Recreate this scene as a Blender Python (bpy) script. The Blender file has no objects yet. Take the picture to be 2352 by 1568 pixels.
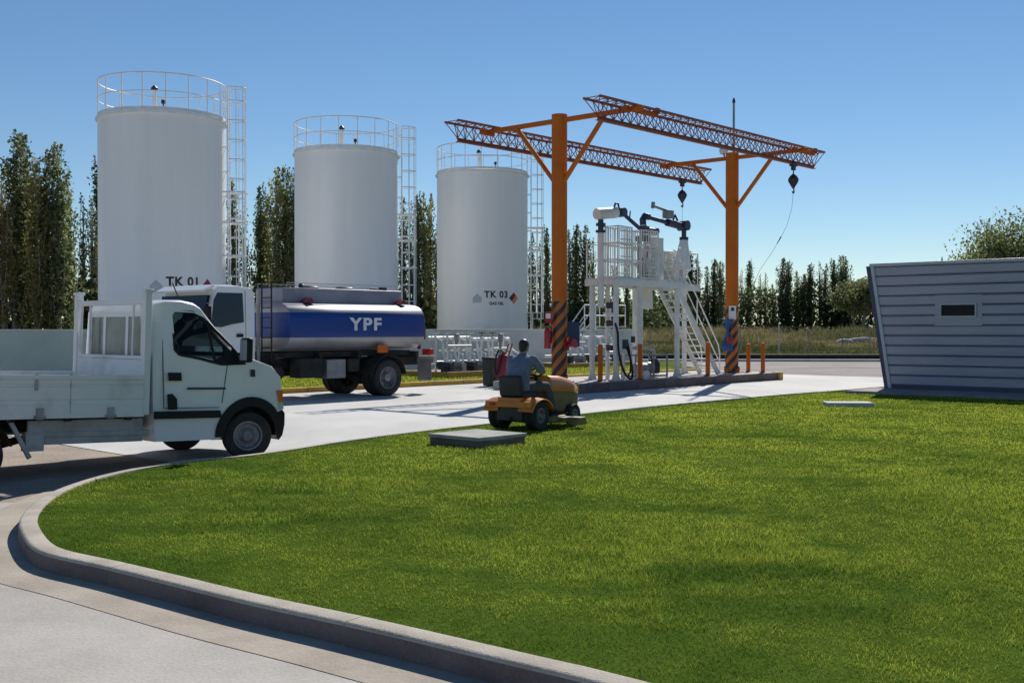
import bpy, bmesh, math, random
import numpy as np
from mathutils import Vector, Matrix, Euler

# ------------------------------------------------------------------ camera, sky, sun, exposure
R = math.radians
SC = bpy.context.scene
COL = SC.collection
EYE = 1.83
FPX, CX, CY, VH = 2600.0, 1176.0, 784.0, 755.0        # photograph measured on a 2352 x 1568 grid
PITCH = math.atan((CY - VH) / FPX)
cam_data = bpy.data.cameras.new("camera")
cam_data.sensor_width = 36.0
cam_data.lens = 36.0 * FPX / 2352.0
cam_data.clip_start = 0.1
cam_data.clip_end = 3000.0
cam = bpy.data.objects.new("camera", cam_data)
cam.location = (0, 0, EYE)
cam.rotation_euler = (R(90) - PITCH, 0, 0)
COL.objects.link(cam)
SC.camera = cam

SUN_EL, SUN_AZ = R(39.5), R(16.3)                      # azimuth clockwise from +Y
world = bpy.data.worlds.new("World")
SC.world = world
world.use_nodes = True
wnt = world.node_tree
wnt.nodes.clear()
w_out = wnt.nodes.new('ShaderNodeOutputWorld')
w_bg = wnt.nodes.new('ShaderNodeBackground')
w_sky = wnt.nodes.new('ShaderNodeTexSky')
w_sky.sky_type = 'NISHITA'
w_sky.sun_disc = False
w_sky.sun_elevation = SUN_EL
w_sky.sun_rotation = SUN_AZ
w_sky.altitude = 900
w_sky.air_density = 1.0
w_sky.dust_density = 0.0
w_sky.ozone_density = 3.0
w_bg.inputs['Strength'].default_value = 0.087
w_hs = wnt.nodes.new('ShaderNodeHueSaturation')
w_hs.inputs['Saturation'].default_value = 1.13
wnt.links.new(w_sky.outputs[0], w_hs.inputs['Color'])
wnt.links.new(w_hs.outputs[0], w_bg.inputs['Color'])
wnt.links.new(w_bg.outputs[0], w_out.inputs['Surface'])

sun_data = bpy.data.lights.new("sun", 'SUN')
sun_data.energy = 5.0
sun_data.angle = R(0.53)
sun_data.color = (1.0, 0.955, 0.88)
sun = bpy.data.objects.new("sun", sun_data)
SUN_DIR = Vector((math.sin(SUN_AZ) * math.cos(SUN_EL), math.cos(SUN_AZ) * math.cos(SUN_EL), math.sin(SUN_EL)))
sun.rotation_euler = (-SUN_DIR).to_track_quat('-Z', 'Y').to_euler()
sun.location = (10, 10, 60)
COL.objects.link(sun)

SC.view_settings.view_transform = 'Standard'
SC.view_settings.look = 'None'
SC.view_settings.gamma = 1.0
SC.view_settings.use_curve_mapping = False
SC.view_settings.exposure = 0.0

# ------------------------------------------------------------------ helpers
def at(u, v, z=0.0):
    """ground point (at height z) seen at photograph position u, v"""
    cp, sp = math.cos(PITCH), math.sin(PITCH)
    dx, dz = (u - CX) / FPX, -(v - CY) / FPX
    d = Vector((dx, cp + dz * sp, -sp + dz * cp))
    t = (z - EYE) / d.z
    return Vector((d.x * t, d.y * t, z))

O_X, O_Y, ALPHA = 1.38, 33.0, R(48.24)                 # yard axes: x along the loading lanes, y away from the lawn
FA = (math.cos(ALPHA), math.sin(ALPHA))
def yard(a, y, z=0.0):
    return Vector((O_X + FA[0] * a - FA[1] * y, O_Y + FA[1] * a + FA[0] * y, z))

def tag(o, label=None, cat=None, group=None, kind=None):
    if label: o['label'] = label
    if cat: o['category'] = cat
    if group: o['group'] = group
    if kind: o['kind'] = kind
    return o

def thing(name, label, cat, loc=(0, 0, 0), rz=0.0, group=None, rot=None):
    o = bpy.data.objects.new(name, None)
    o.empty_display_size = 0.3
    COL.objects.link(o)
    o.location = loc
    o.rotation_euler = rot if rot else (0, 0, rz)
    return tag(o, label, cat, group)

def copy_tree(o, parent=None):
    c = o.copy()
    COL.objects.link(c)
    c.parent = parent
    for ch in [x for x in bpy.data.objects if x.parent == o]:
        copy_tree(ch, c)
    return c

class MB:
    def __init__(s):
        s.v, s.f, s.m = [], [], []
        s.mi = 0
    def add(s, verts, faces, M=None):
        b = len(s.v)
        for p in verts:
            p = Vector(p)
            s.v.append(M @ p if M else p)
        for f in faces:
            s.f.append([i + b for i in f])
            s.m.append(s.mi)
        return s
    def box(s, c, size, rot=None, taper=1.0):
        x, y, z = size[0] / 2, size[1] / 2, size[2] / 2
        t = taper
        vs = [(-x, -y, -z), (x, -y, -z), (x, y, -z), (-x, y, -z), (-x * t, -y * t, z), (x * t, -y * t, z), (x * t, y * t, z), (-x * t, y * t, z)]
        M = Matrix.Translation(Vector(c))
        if rot: M = M @ Euler(rot).to_matrix().to_4x4()
        return s.add(vs, [(0, 3, 2, 1), (4, 5, 6, 7), (0, 1, 5, 4), (1, 2, 6, 5), (2, 3, 7, 6), (3, 0, 4, 7)], M)
    def _basis(s, p0, p1):
        p0, p1 = Vector(p0), Vector(p1)
        d = (p1 - p0)
        L = d.length
        d = d / L if L > 1e-9 else Vector((0, 0, 1))
        up = Vector((0, 0, 1)) if abs(d.z) < 0.95 else Vector((1, 0, 0))
        a = d.cross(up).normalized()
        return p0, p1, d, a, a.cross(d).normalized()
    def bar(s, p0, p1, r0, r1=None, n=10):
        if r1 is None: r1 = r0
        p0, p1, d, a, b = s._basis(p0, p1)
        vs = []
        for p, r in ((p0, r0), (p1, r1)):
            for k in range(n):
                t = 2 * math.pi * k / n
                vs.append(p + a * (r * math.cos(t)) + b * (r * math.sin(t)))
        fs = [(k, (k + 1) % n, n + (k + 1) % n, n + k) for k in range(n)]
        fs += [tuple(range(n - 1, -1, -1)), tuple(range(n, 2 * n))]
        return s.add(vs, fs)
    def beam(s, p0, p1, w, h):
        """rectangular bar: w sideways, h upwards"""
        p0, p1, d, a, b = s._basis(p0, p1)
        vs = []
        for p in (p0, p1):
            for i, j in ((-1, -1), (1, -1), (1, 1), (-1, 1)):
                vs.append(p + a * (i * w / 2) + b * (j * h / 2))
        return s.add(vs, [(0, 1, 5, 4), (1, 2, 6, 5), (2, 3, 7, 6), (3, 0, 4, 7), (3, 2, 1, 0), (4, 5, 6, 7)])
    def tube(s, pts, r, n=8, closed=False):
        pts = [Vector(p) for p in pts]
        N = len(pts)
        rr = r if isinstance(r, (list, tuple)) else [r] * N
        vs, fs = [], []
        prev = None
        for i, p in enumerate(pts):
            q0 = pts[i - 1] if (i > 0 or closed) else pts[i]
            q1 = pts[(i + 1) % N] if (i < N - 1 or closed) else pts[i]
            d = (q1 - q0).normalized()
            if prev is None:
                up = Vector((0, 0, 1)) if abs(d.z) < 0.95 else Vector((1, 0, 0))
                a = d.cross(up).normalized()
            else:
                a = (prev - d * prev.dot(d)).normalized()
            prev = a
            b = d.cross(a)
            for k in range(n):
                t = 2 * math.pi * k / n
                vs.append(p + a * (rr[i] * math.cos(t)) + b * (rr[i] * math.sin(t)))
        M = N if closed else N - 1
        for i in range(M):
            j = (i + 1) % N
            for k in range(n):
                fs.append((i * n + k, i * n + (k + 1) % n, j * n + (k + 1) % n, j * n + k))
        if not closed:
            fs.append(tuple(range(n - 1, -1, -1)))
            fs.append(tuple(range((N - 1) * n, N * n)))
        return s.add(vs, fs)
    def ring(s, c, R0, r, n=48, m=6):
        c = Vector(c)
        return s.tube([c + Vector((R0 * math.cos(2 * math.pi * k / n), R0 * math.sin(2 * math.pi * k / n), 0)) for k in range(n)], r, m, True)
    def lathe(s, prof, n=32, M=None, cap0=True, cap1=True):
        """prof: (radius, z) pairs from bottom to top"""
        vs, fs = [], []
        for r, z in prof:
            for k in range(n):
                t = 2 * math.pi * k / n
                vs.append((r * math.cos(t), r * math.sin(t), z))
        for i in range(len(prof) - 1):
            for k in range(n):
                fs.append((i * n + k, i * n + (k + 1) % n, (i + 1) * n + (k + 1) % n, (i + 1) * n + k))
        if cap0: fs.append(tuple(range(n - 1, -1, -1)))
        if cap1: fs.append(tuple(range((len(prof) - 1) * n, len(prof) * n)))
        return s.add(vs, fs, M)
    def prism(s, poly, p0, ax, ay, az, depth):
        """poly (u, v) pairs in the plane p0 + u*ax + v*ay, thickened along az by depth"""
        p0, ax, ay, az = Vector(p0), Vector(ax), Vector(ay), Vector(az)
        n = len(poly)
        vs = [p0 + ax * u + ay * v for u, v in poly] + [p0 + ax * u + ay * v + az * depth for u, v in poly]
        fs = [tuple(range(n - 1, -1, -1)), tuple(range(n, 2 * n))]
        fs += [(k, (k + 1) % n, n + (k + 1) % n, n + k) for k in range(n)]
        return s.add(vs, fs)
    def loft(s, secs, closed=True, caps=True):
        n = len(secs[0])
        vs = [p for sec in secs for p in sec]
        fs = []
        for i in range(len(secs) - 1):
            for k in range(n if closed else n - 1):
                k2 = (k + 1) % n
                fs.append((i * n + k, i * n + k2, (i + 1) * n + k2, (i + 1) * n + k))
        if caps:
            fs.append(tuple(range(n - 1, -1, -1)))
            fs.append(tuple(range((len(secs) - 1) * n, len(secs) * n)))
        return s.add(vs, fs)
    def build(s, name, mat, parent=None, bevel=0.0, smooth=35, seg=2, loc=None, rot=None):
        me = bpy.data.meshes.new(name)
        me.from_pydata([tuple(p) for p in s.v], [], s.f)
        mats = mat if isinstance(mat, (list, tuple)) else [mat]
        for m in mats: me.materials.append(m)
        if len(mats) > 1:
            me.polygons.foreach_set('material_index', s.m)
        bm = bmesh.new()
        bm.from_mesh(me)
        bmesh.ops.recalc_face_normals(bm, faces=bm.faces)
        if smooth:
            for f in bm.faces: f.smooth = True
            for e in bm.edges:
                if len(e.link_faces) == 2 and e.calc_face_angle(0) > R(smooth):
                    e.smooth = False
        bm.to_mesh(me)
        bm.free()
        o = bpy.data.objects.new(name, me)
        COL.objects.link(o)
        if parent: o.parent = parent
        if loc: o.location = loc
        if rot: o.rotation_euler = rot
        if bevel:
            md = o.modifiers.new('edge', 'BEVEL')
            md.width = bevel
            md.segments = seg
            md.limit_method = 'ANGLE'
            md.angle_limit = R(40)
        return o

def np_mesh(name, V, k, mat, parent=None, attr=None, smooth=False):
    """V: (N, k, 3) array of separate k-gons; attr: (N, k) float layer 'tone'"""
    N = V.shape[0]
    me = bpy.data.meshes.new(name)
    me.vertices.add(N * k)
    me.vertices.foreach_set('co', V.reshape(-1).astype(np.float32))
    me.loops.add(N * k)
    me.loops.foreach_set('vertex_index', np.arange(N * k, dtype=np.int32))
    me.polygons.add(N)
    me.polygons.foreach_set('loop_start', np.arange(0, N * k, k, dtype=np.int32))
    if smooth: me.polygons.foreach_set('use_smooth', np.ones(N, dtype=bool))
    me.update(calc_edges=True)
    if attr is not None:
        a = me.attributes.new('tone', 'FLOAT', 'POINT')
        a.data.foreach_set('value', attr.reshape(-1).astype(np.float32))
    me.materials.append(mat)
    o = bpy.data.objects.new(name, me)
    COL.objects.link(o)
    if parent: o.parent = parent
    return o

def sheet(name, pts, z, mat, kind='structure', parent=None):
    me = bpy.data.meshes.new(name)
    me.from_pydata([(p[0], p[1], z) for p in pts], [], [list(range(len(pts)))])
    bm = bmesh.new(); bm.from_mesh(me)
    bmesh.ops.triangulate(bm, faces=bm.faces)
    bmesh.ops.recalc_face_normals(bm, faces=bm.faces)
    for f in bm.faces:
        if f.normal.z < 0: f.normal_flip()
    bm.to_mesh(me); bm.free()
    me.materials.append(mat)
    o = bpy.data.objects.new(name, me)
    COL.objects.link(o)
    if kind: o['kind'] = kind
    return o

# ------------------------------------------------------------------ materials
def mat(name, col, rough=0.6, metal=0.0, col2=None, scale=3.0, lo=0.4, hi=0.65, bump=0.0, bscale=60.0, coat=0.0, spec=0.5, stretch=None, fine=0.0):
    m = bpy.data.materials.new(name)
    m.use_nodes = True
    nt = m.node_tree
    b = nt.nodes['Principled BSDF']
    b.inputs['Roughness'].default_value = rough
    b.inputs['Metallic'].default_value = metal
    b.inputs['Specular IOR Level'].default_value = spec
    if coat:
        b.inputs['Coat Weight'].default_value = coat
        b.inputs['Coat Roughness'].default_value = 0.06
    tc = nt.nodes.new('ShaderNodeTexCoord')
    src = tc.outputs['Object']
    if stretch:
        mp = nt.nodes.new('ShaderNodeMapping')
        mp.inputs['Scale'].default_value = stretch
        nt.links.new(src, mp.inputs['Vector'])
        src = mp.outputs[0]
    c4 = (*col, 1)
    if col2 is None:
        col2 = tuple(c * 0.86 for c in col)
    nz = nt.nodes.new('ShaderNodeTexNoise')
    nz.inputs['Scale'].default_value = scale
    nz.inputs['Detail'].default_value = 7
    nz.inputs['Roughness'].default_value = 0.62
    nt.links.new(src, nz.inputs['Vector'])
    rp = nt.nodes.new('ShaderNodeMapRange')
    rp.inputs['From Min'].default_value = lo
    rp.inputs['From Max'].default_value = hi
    nt.links.new(nz.outputs['Fac'], rp.inputs['Value'])
    mx = nt.nodes.new('ShaderNodeMix')
    mx.data_type = 'RGBA'
    mx.inputs['A'].default_value = c4
    mx.inputs['B'].default_value = (*col2, 1)
    nt.links.new(rp.outputs[0], mx.inputs['Factor'])
    out = mx.outputs['Result']
    if fine:
        n2 = nt.nodes.new('ShaderNodeTexNoise')
        n2.inputs['Scale'].default_value = bscale
        n2.inputs['Detail'].default_value = 4
        nt.links.new(tc.outputs['Object'], n2.inputs['Vector'])
        r2 = nt.nodes.new('ShaderNodeMapRange')
        r2.inputs['From Min'].default_value = 0.3
        r2.inputs['From Max'].default_value = 0.7
        r2.inputs['To Min'].default_value = 1 - fine
        r2.inputs['To Max'].default_value = 1 + fine
        nt.links.new(n2.outputs['Fac'], r2.inputs['Value'])
        vm = nt.nodes.new('ShaderNodeVectorMath')
        vm.operation = 'SCALE'
        nt.links.new(out, vm.inputs[0])
        nt.links.new(r2.outputs[0], vm.inputs['Scale'])
        out = vm.outputs[0]
    nt.links.new(out, b.inputs['Base Color'])
    if bump:
        bn = nt.nodes.new('ShaderNodeTexNoise')
        bn.inputs['Scale'].default_value = bscale
        bn.inputs['Detail'].default_value = 5
        nt.links.new(tc.outputs['Object'], bn.inputs['Vector'])
        bp = nt.nodes.new('ShaderNodeBump')
        bp.inputs['Strength'].default_value = bump
        bp.inputs['Distance'].default_value = 0.02
        nt.links.new(bn.outputs['Fac'], bp.inputs['Height'])
        nt.links.new(bp.outputs[0], b.inputs['Normal'])
    return m

def leaf_mat(name, c_dark, c_light, trans=0.35, c_trans=None):
    m = bpy.data.materials.new(name)
    m.use_nodes = True
    nt = m.node_tree
    nt.nodes.clear()
    out = nt.nodes.new('ShaderNodeOutputMaterial')
    at_ = nt.nodes.new('ShaderNodeAttribute')
    at_.attribute_name = 'tone'
    mx = nt.nodes.new('ShaderNodeMix'); mx.data_type = 'RGBA'
    mx.inputs['A'].default_value = (*c_dark, 1)
    mx.inputs['B'].default_value = (*c_light, 1)
    nt.links.new(at_.outputs['Fac'], mx.inputs['Factor'])
    oi = nt.nodes.new('ShaderNodeObjectInfo')
    hs = nt.nodes.new('ShaderNodeHueSaturation')
    mr = nt.nodes.new('ShaderNodeMapRange')
    mr.inputs['To Min'].default_value = 0.72
    mr.inputs['To Max'].default_value = 1.25
    nt.links.new(oi.outputs['Random'], mr.inputs['Value'])
    nt.links.new(mr.outputs[0], hs.inputs['Value'])
    mr2 = nt.nodes.new('ShaderNodeMapRange')
    mr2.inputs['To Min'].default_value = 0.485
    mr2.inputs['To Max'].default_value = 0.512
    nt.links.new(oi.outputs['Random'], mr2.inputs['Value'])
    nt.links.new(mr2.outputs[0], hs.inputs['Hue'])
    nt.links.new(mx.outputs['Result'], hs.inputs['Color'])
    d = nt.nodes.new('ShaderNodeBsdfDiffuse')
    t = nt.nodes.new('ShaderNodeBsdfTranslucent')
    ms = nt.nodes.new('ShaderNodeMixShader')
    ms.inputs[0].default_value = trans
    nt.links.new(hs.outputs[0], d.inputs['Color'])
    nt.links.new(hs.outputs[0], t.inputs['Color'])
    nt.links.new(d.outputs[0], ms.inputs[1])
    nt.links.new(t.outputs[0], ms.inputs[2])
    nt.links.new(ms.outputs[0], out.inputs['Surface'])
    return m

M = {}
M['dirt'] = mat('dirt', (0.38, 0.31, 0.25), 0.95, col2=(0.24, 0.19, 0.15), scale=0.5, bump=0.5, bscale=22, fine=0.22)
M['gravel'] = mat('gravel', (0.30, 0.265, 0.245), 0.95, col2=(0.2, 0.17, 0.155), scale=0.35, bump=0.6, bscale=14, fine=0.25)
M['apron'] = mat('apron_concrete', (0.58, 0.57, 0.54), 0.85, col2=(0.41, 0.40, 0.375), scale=0.38, lo=0.40, hi=0.74, bump=0.15, bscale=40, fine=0.06, stretch=(1, 0.5, 1))
M['road'] = mat('road_concrete', (0.46, 0.43, 0.385), 0.9, col2=(0.30, 0.27, 0.235), scale=0.8, lo=0.40, hi=0.78, bump=0.25, bscale=45, fine=0.1)
M['gutter'] = mat('gutter_concrete', (0.43, 0.37, 0.30), 0.9, col2=(0.33, 0.28, 0.225), scale=1.6, bump=0.25, bscale=60, fine=0.1)
M['kerb'] = mat('kerb_concrete', (0.54, 0.475, 0.39), 0.9, col2=(0.40, 0.345, 0.28), scale=2.2, bump=0.4, bscale=70, fine=0.12)
M['kerbshade'] = mat('kerb_face_shaded', (0.20, 0.155, 0.145), 0.95, col2=(0.12, 0.09, 0.085), scale=1.8, lo=0.35, hi=0.7, bump=0.4, bscale=60, fine=0.15)  # darker kerb copy: shade painted into the colour of upright faces
M['pavers'] = mat('pavers', (0.30, 0.27, 0.27), 0.9, col2=(0.22, 0.2, 0.2), scale=2, bump=0.2, fine=0.1)
M['island'] = mat('island_concrete', (0.5, 0.48, 0.45), 0.9, col2=(0.36, 0.34, 0.31), scale=1.5, bump=0.2, fine=0.08)
M['wallpaint'] = mat('white_wall', (0.72, 0.73, 0.74), 0.85, col2=(0.57, 0.58, 0.59), scale=0.8, lo=0.45, hi=0.8, bump=0.15, bscale=25, fine=0.04)
M['slab'] = mat('slab_concrete', (0.40, 0.385, 0.35), 0.9, col2=(0.28, 0.27, 0.24), scale=3, bump=0.3, fine=0.1)
M['yellow'] = mat('yellow_paint', (0.62, 0.36, 0.04), 0.7, col2=(0.42, 0.27, 0.08), scale=2.5, lo=0.4, hi=0.62, fine=0.08)
M['soil'] = mat('lawn_soil', (0.075, 0.12, 0.018), 1.0, col2=(0.05, 0.085, 0.012), scale=4, bump=0.3, bscale=40, fine=0.3, spec=0.0)
M['turf'] = mat('rough_turf', (0.085, 0.14, 0.022), 0.95, col2=(0.16, 0.16, 0.05), scale=0.7, bump=0.4, bscale=12, fine=0.35, spec=0.0)
M['field'] = mat('dry_field', (0.10, 0.12, 0.032), 0.95, col2=(0.24, 0.185, 0.085), scale=0.12, lo=0.42, hi=0.6, bump=0.4, bscale=6, fine=0.3, spec=0.0)
M['tank'] = mat('tank_paint', (0.83, 0.835, 0.835), 0.42, col2=(0.74, 0.74, 0.725), scale=0.8, stretch=(1, 1, 0.08), lo=0.42, hi=0.78, spec=0.5)
M['railwhite'] = mat('white_rail_paint', (0.82, 0.82, 0.81), 0.5)
M['steelwhite'] = mat('white_steel_paint', (0.74, 0.735, 0.70), 0.5, col2=(0.6, 0.58, 0.53), scale=2.5, lo=0.45, hi=0.7)
M['orange'] = mat('orange_paint', (0.60, 0.145, 0.006), 0.5, col2=(0.50, 0.115, 0.006), scale=1.2, spec=0.3)
M['truss'] = mat('truss_red_oxide', (0.36, 0.10, 0.04), 0.6, col2=(0.24, 0.065, 0.03), scale=2)
M['darkmetal'] = mat('dark_steel', (0.045, 0.045, 0.06), 0.5, metal=0.3)
M['bluemetal'] = mat('dark_blue_steel', (0.03, 0.04, 0.085), 0.4, metal=0.2)
M['greymetal'] = mat('grey_steel', (0.3, 0.3, 0.31), 0.5, metal=0.4, col2=(0.22, 0.21, 0.2))
M['galv'] = mat('galvanised', (0.5, 0.5, 0.5), 0.45, metal=0.6)
M['alu'] = mat('aluminium_skin', (0.36, 0.345, 0.40), 0.5, metal=0.35, col2=(0.28, 0.27, 0.32), scale=1.2)
M['black'] = mat('black_plastic', (0.010, 0.010, 0.012), 0.55, spec=0.3)
M['rubber'] = mat('rubber', (0.02, 0.02, 0.021), 0.85, col2=(0.045, 0.04, 0.036), scale=6)
M['chassis'] = mat('chassis_black', (0.02, 0.02, 0.022), 0.75, col2=(0.045, 0.04, 0.035), scale=3, spec=0.3)
M['skirt'] = mat('soiled_skirt', (0.42, 0.42, 0.42), 0.6, col2=(0.24, 0.22, 0.2), scale=2.5, lo=0.4, hi=0.7)
M['vanwhite'] = mat('van_white', (0.80, 0.80, 0.80), 0.35, col2=(0.73, 0.735, 0.74), scale=1.2, coat=0.4)
M['bedwhite'] = mat('bed_white', (0.73, 0.73, 0.72), 0.5, col2=(0.56, 0.54, 0.51), scale=2.2, lo=0.5, hi=0.75)
M['glass'] = mat('dark_glass', (0.012, 0.016, 0.018), 0.04, spec=0.6)
def window_glass(name, tint, refl):
    m = bpy.data.materials.new(name)
    m.use_nodes = True
    nt = m.node_tree; nt.nodes.clear()
    out = nt.nodes.new('ShaderNodeOutputMaterial')
    t = nt.nodes.new('ShaderNodeBsdfTransparent'); t.inputs['Color'].default_value = (*tint, 1)
    g = nt.nodes.new('ShaderNodeBsdfGlossy'); g.inputs['Roughness'].default_value = 0.02
    lw = nt.nodes.new('ShaderNodeLayerWeight'); lw.inputs['Blend'].default_value = refl
    ms = nt.nodes.new('ShaderNodeMixShader')
    nt.links.new(lw.outputs['Fresnel'], ms.inputs[0])
    nt.links.new(t.outputs[0], ms.inputs[1]); nt.links.new(g.outputs[0], ms.inputs[2])
    nt.links.new(ms.outputs[0], out.inputs['Surface'])
    return m
M['clearglass'] = window_glass('tinted_window_glass', (0.42, 0.52, 0.50), 0.18)
M['paneglass'] = mat('dim_pane', (0.010, 0.011, 0.016), 0.25, spec=0.15)
M['rearglass_lit'] = mat('lit_interior_rear_glass', (0.22, 0.235, 0.235), 0.12, col2=(0.13, 0.14, 0.14), scale=2.5)  # grey lit cab interior painted into the opaque panes
M['interior'] = mat('cab_interior', (0.05, 0.055, 0.06), 0.8)
M['rim'] = mat('steel_rim', (0.28, 0.28, 0.3), 0.5, metal=0.5, col2=(0.17, 0.16, 0.16))
M['red'] = mat('red_paint', (0.45, 0.02, 0.02), 0.4, coat=0.2)
M['darkred'] = mat('dark_red_paint', (0.25, 0.012, 0.03), 0.45)
M['redlamp'] = mat('red_lens', (0.5, 0.02, 0.01), 0.2, coat=0.5)
M['amber'] = mat('amber_lens', (0.65, 0.14, 0.02), 0.25, coat=0.5)
M['lens'] = mat('clear_lens', (0.5, 0.52, 0.54), 0.1, coat=0.5)
M['blue'] = mat('blue_paint', (0.012, 0.035, 0.22), 0.4, coat=0.2)
M['navy'] = mat('navy_board', (0.015, 0.04, 0.11), 0.5)
M['skyblue'] = mat('blue_cloth', (0.03, 0.10, 0.26), 0.8, col2=(0.02, 0.06, 0.2), scale=6)
M['white'] = mat('white_plate', (0.8, 0.8, 0.8), 0.5)
M['letter'] = mat('letter_white', (0.72, 0.74, 0.78), 0.5)
M['ink'] = mat('ink', (0.03, 0.03, 0.035), 0.6)
M['clad'] = mat('grey_cladding', (0.37, 0.37, 0.43), 0.45, metal=0.25, col2=(0.31, 0.31, 0.38), scale=0.8, stretch=(0.4, 1, 3))
M['cladtrim'] = mat('grey_trim', (0.43, 0.46, 0.52), 0.4, metal=0.25)
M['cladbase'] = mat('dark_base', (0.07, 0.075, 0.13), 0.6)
M['mower_orange'] = mat('mower_orange', (0.65, 0.22, 0.02), 0.35, coat=0.3, col2=(0.55, 0.18, 0.02))
M['mower_dark'] = mat('mower_dark', (0.04, 0.042, 0.04), 0.6)
M['khaki'] = mat('mower_khaki', (0.22, 0.165, 0.06), 0.6, col2=(0.14, 0.12, 0.05), scale=5)
M['seatblack'] = mat('seat_vinyl', (0.022, 0.024, 0.035), 0.55)
M['skin'] = mat('skin', (0.36, 0.19, 0.12), 0.6)
M['hair'] = mat('hair', (0.015, 0.012, 0.011), 0.5)
M['shirt'] = mat('shirt_cloth', (0.17, 0.20, 0.28), 0.9, col2=(0.12, 0.145, 0.21), scale=7)
M['trouser'] = mat('trouser_cloth', (0.075, 0.095, 0.09), 0.9, col2=(0.05, 0.065, 0.065), scale=6)
M['boot'] = mat('boot_leather', (0.03, 0.022, 0.018), 0.6)
M['bark'] = mat('bark', (0.34, 0.31, 0.26), 0.95, col2=(0.17, 0.15, 0.12), scale=5, stretch=(1, 1, 0.2))
M['leaf_dark'] = leaf_mat('poplar_leaf', (0.06, 0.078, 0.034), (0.34, 0.37, 0.17), 0.55)
M['leaf_olive'] = leaf_mat('poplar_leaf_olive', (0.11, 0.105, 0.04), (0.52, 0.47, 0.18), 0.55)
M['leaf_light'] = leaf_mat('broad_leaf', (0.09, 0.12, 0.04), (0.38, 0.43, 0.19), 0.55)
M['grass'] = leaf_mat('grass_blade', (0.095, 0.165, 0.026), (0.52, 0.56, 0.075), 0.5)
M['weed'] = leaf_mat('weed_blade', (0.075, 0.10, 0.035), (0.34, 0.27, 0.14), 0.35)
M['sage'] = mat('green_skirt', (0.12, 0.16, 0.05), 0.9)

def stripe_mat(name, c1, c2, period, slope):
    m = mat(name, c1, 0.5, coat=0.1)
    nt = m.node_tree
    b = nt.nodes['Principled BSDF']
    tc = nt.nodes.new('ShaderNodeTexCoord')
    sp = nt.nodes.new('ShaderNodeSeparateXYZ')
    nt.links.new(tc.outputs['Object'], sp.inputs[0])
    at2 = nt.nodes.new('ShaderNodeMath'); at2.operation = 'ARCTAN2'
    nt.links.new(sp.outputs['Y'], at2.inputs[0]); nt.links.new(sp.outputs['X'], at2.inputs[1])
    mu = nt.nodes.new('ShaderNodeMath'); mu.operation = 'MULTIPLY_ADD'
    nt.links.new(at2.outputs[0], mu.inputs[0]); mu.inputs[1].default_value = slope
    nt.links.new(sp.outputs['Z'], mu.inputs[2])
    dv = nt.nodes.new('ShaderNodeMath'); dv.operation = 'DIVIDE'
    nt.links.new(mu.outputs[0], dv.inputs[0]); dv.inputs[1].default_value = period
    fr = nt.nodes.new('ShaderNodeMath'); fr.operation = 'FRACT'
    nt.links.new(dv.outputs[0], fr.inputs[0])
    gt = nt.nodes.new('ShaderNodeMath'); gt.operation = 'GREATER_THAN'
    nt.links.new(fr.outputs[0], gt.inputs[0]); gt.inputs[1].default_value = 0.5
    mx = nt.nodes.new('ShaderNodeMix'); mx.data_type = 'RGBA'
    mx.inputs['A'].default_value = (*c1, 1); mx.inputs['B'].default_value = (*c2, 1)
    nt.links.new(gt.outputs[0], mx.inputs['Factor'])
    nt.links.new(mx.outputs['Result'], b.inputs['Base Color'])
    return m
STR = 2 * math.pi
M['hazard'] = stripe_mat('hazard_stripes', (0.50, 0.12, 0.008), (0.02, 0.018, 0.02), 0.3925, -0.3925 * 4 / STR)

def band_mat(name, base, band, z0, z1):
    """skin with a painted band between two heights"""
    m = mat(name, base, 0.42, metal=0.35, col2=tuple(c * 0.75 for c in base), scale=1.5, lo=0.4, hi=0.75)
    nt = m.node_tree
    b = nt.nodes['Principled BSDF']
    old = b.inputs['Base Color'].links[0].from_socket
    tc = nt.nodes.new('ShaderNodeTexCoord')
    sp = nt.nodes.new('ShaderNodeSeparateXYZ')
    nt.links.new(tc.outputs['Object'], sp.inputs[0])
    g = nt.nodes.new('ShaderNodeMath'); g.operation = 'GREATER_THAN'; g.inputs[1].default_value = z0
    l = nt.nodes.new('ShaderNodeMath'); l.operation = 'LESS_THAN'; l.inputs[1].default_value = z1
    nt.links.new(sp.outputs['Z'], g.inputs[0]); nt.links.new(sp.outputs['Z'], l.inputs[0])
    mu = nt.nodes.new('ShaderNodeMath'); mu.operation = 'MULTIPLY'
    nt.links.new(g.outputs[0], mu.inputs[0]); nt.links.new(l.outputs[0], mu.inputs[1])
    mx = nt.nodes.new('ShaderNodeMix'); mx.data_type = 'RGBA'
    nt.links.new(old, mx.inputs['A'])
    mx.inputs['B'].default_value = (*band, 1)
    nt.links.new(mu.outputs[0], mx.inputs['Factor'])
    nt.links.new(mx.outputs['Result'], b.inputs['Base Color'])
    inv = nt.nodes.new('ShaderNodeMath'); inv.operation = 'MULTIPLY_ADD'
    nt.links.new(mu.outputs[0], inv.inputs[0]); inv.inputs[1].default_value = -0.33; inv.inputs[2].default_value = 0.35
    nt.links.new(inv.outputs[0], b.inputs['Metallic'])
    return m
M['livery'] = band_mat('tank_livery', (0.37, 0.365, 0.39), (0.006, 0.042, 0.235), 1.60, 2.24)

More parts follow.
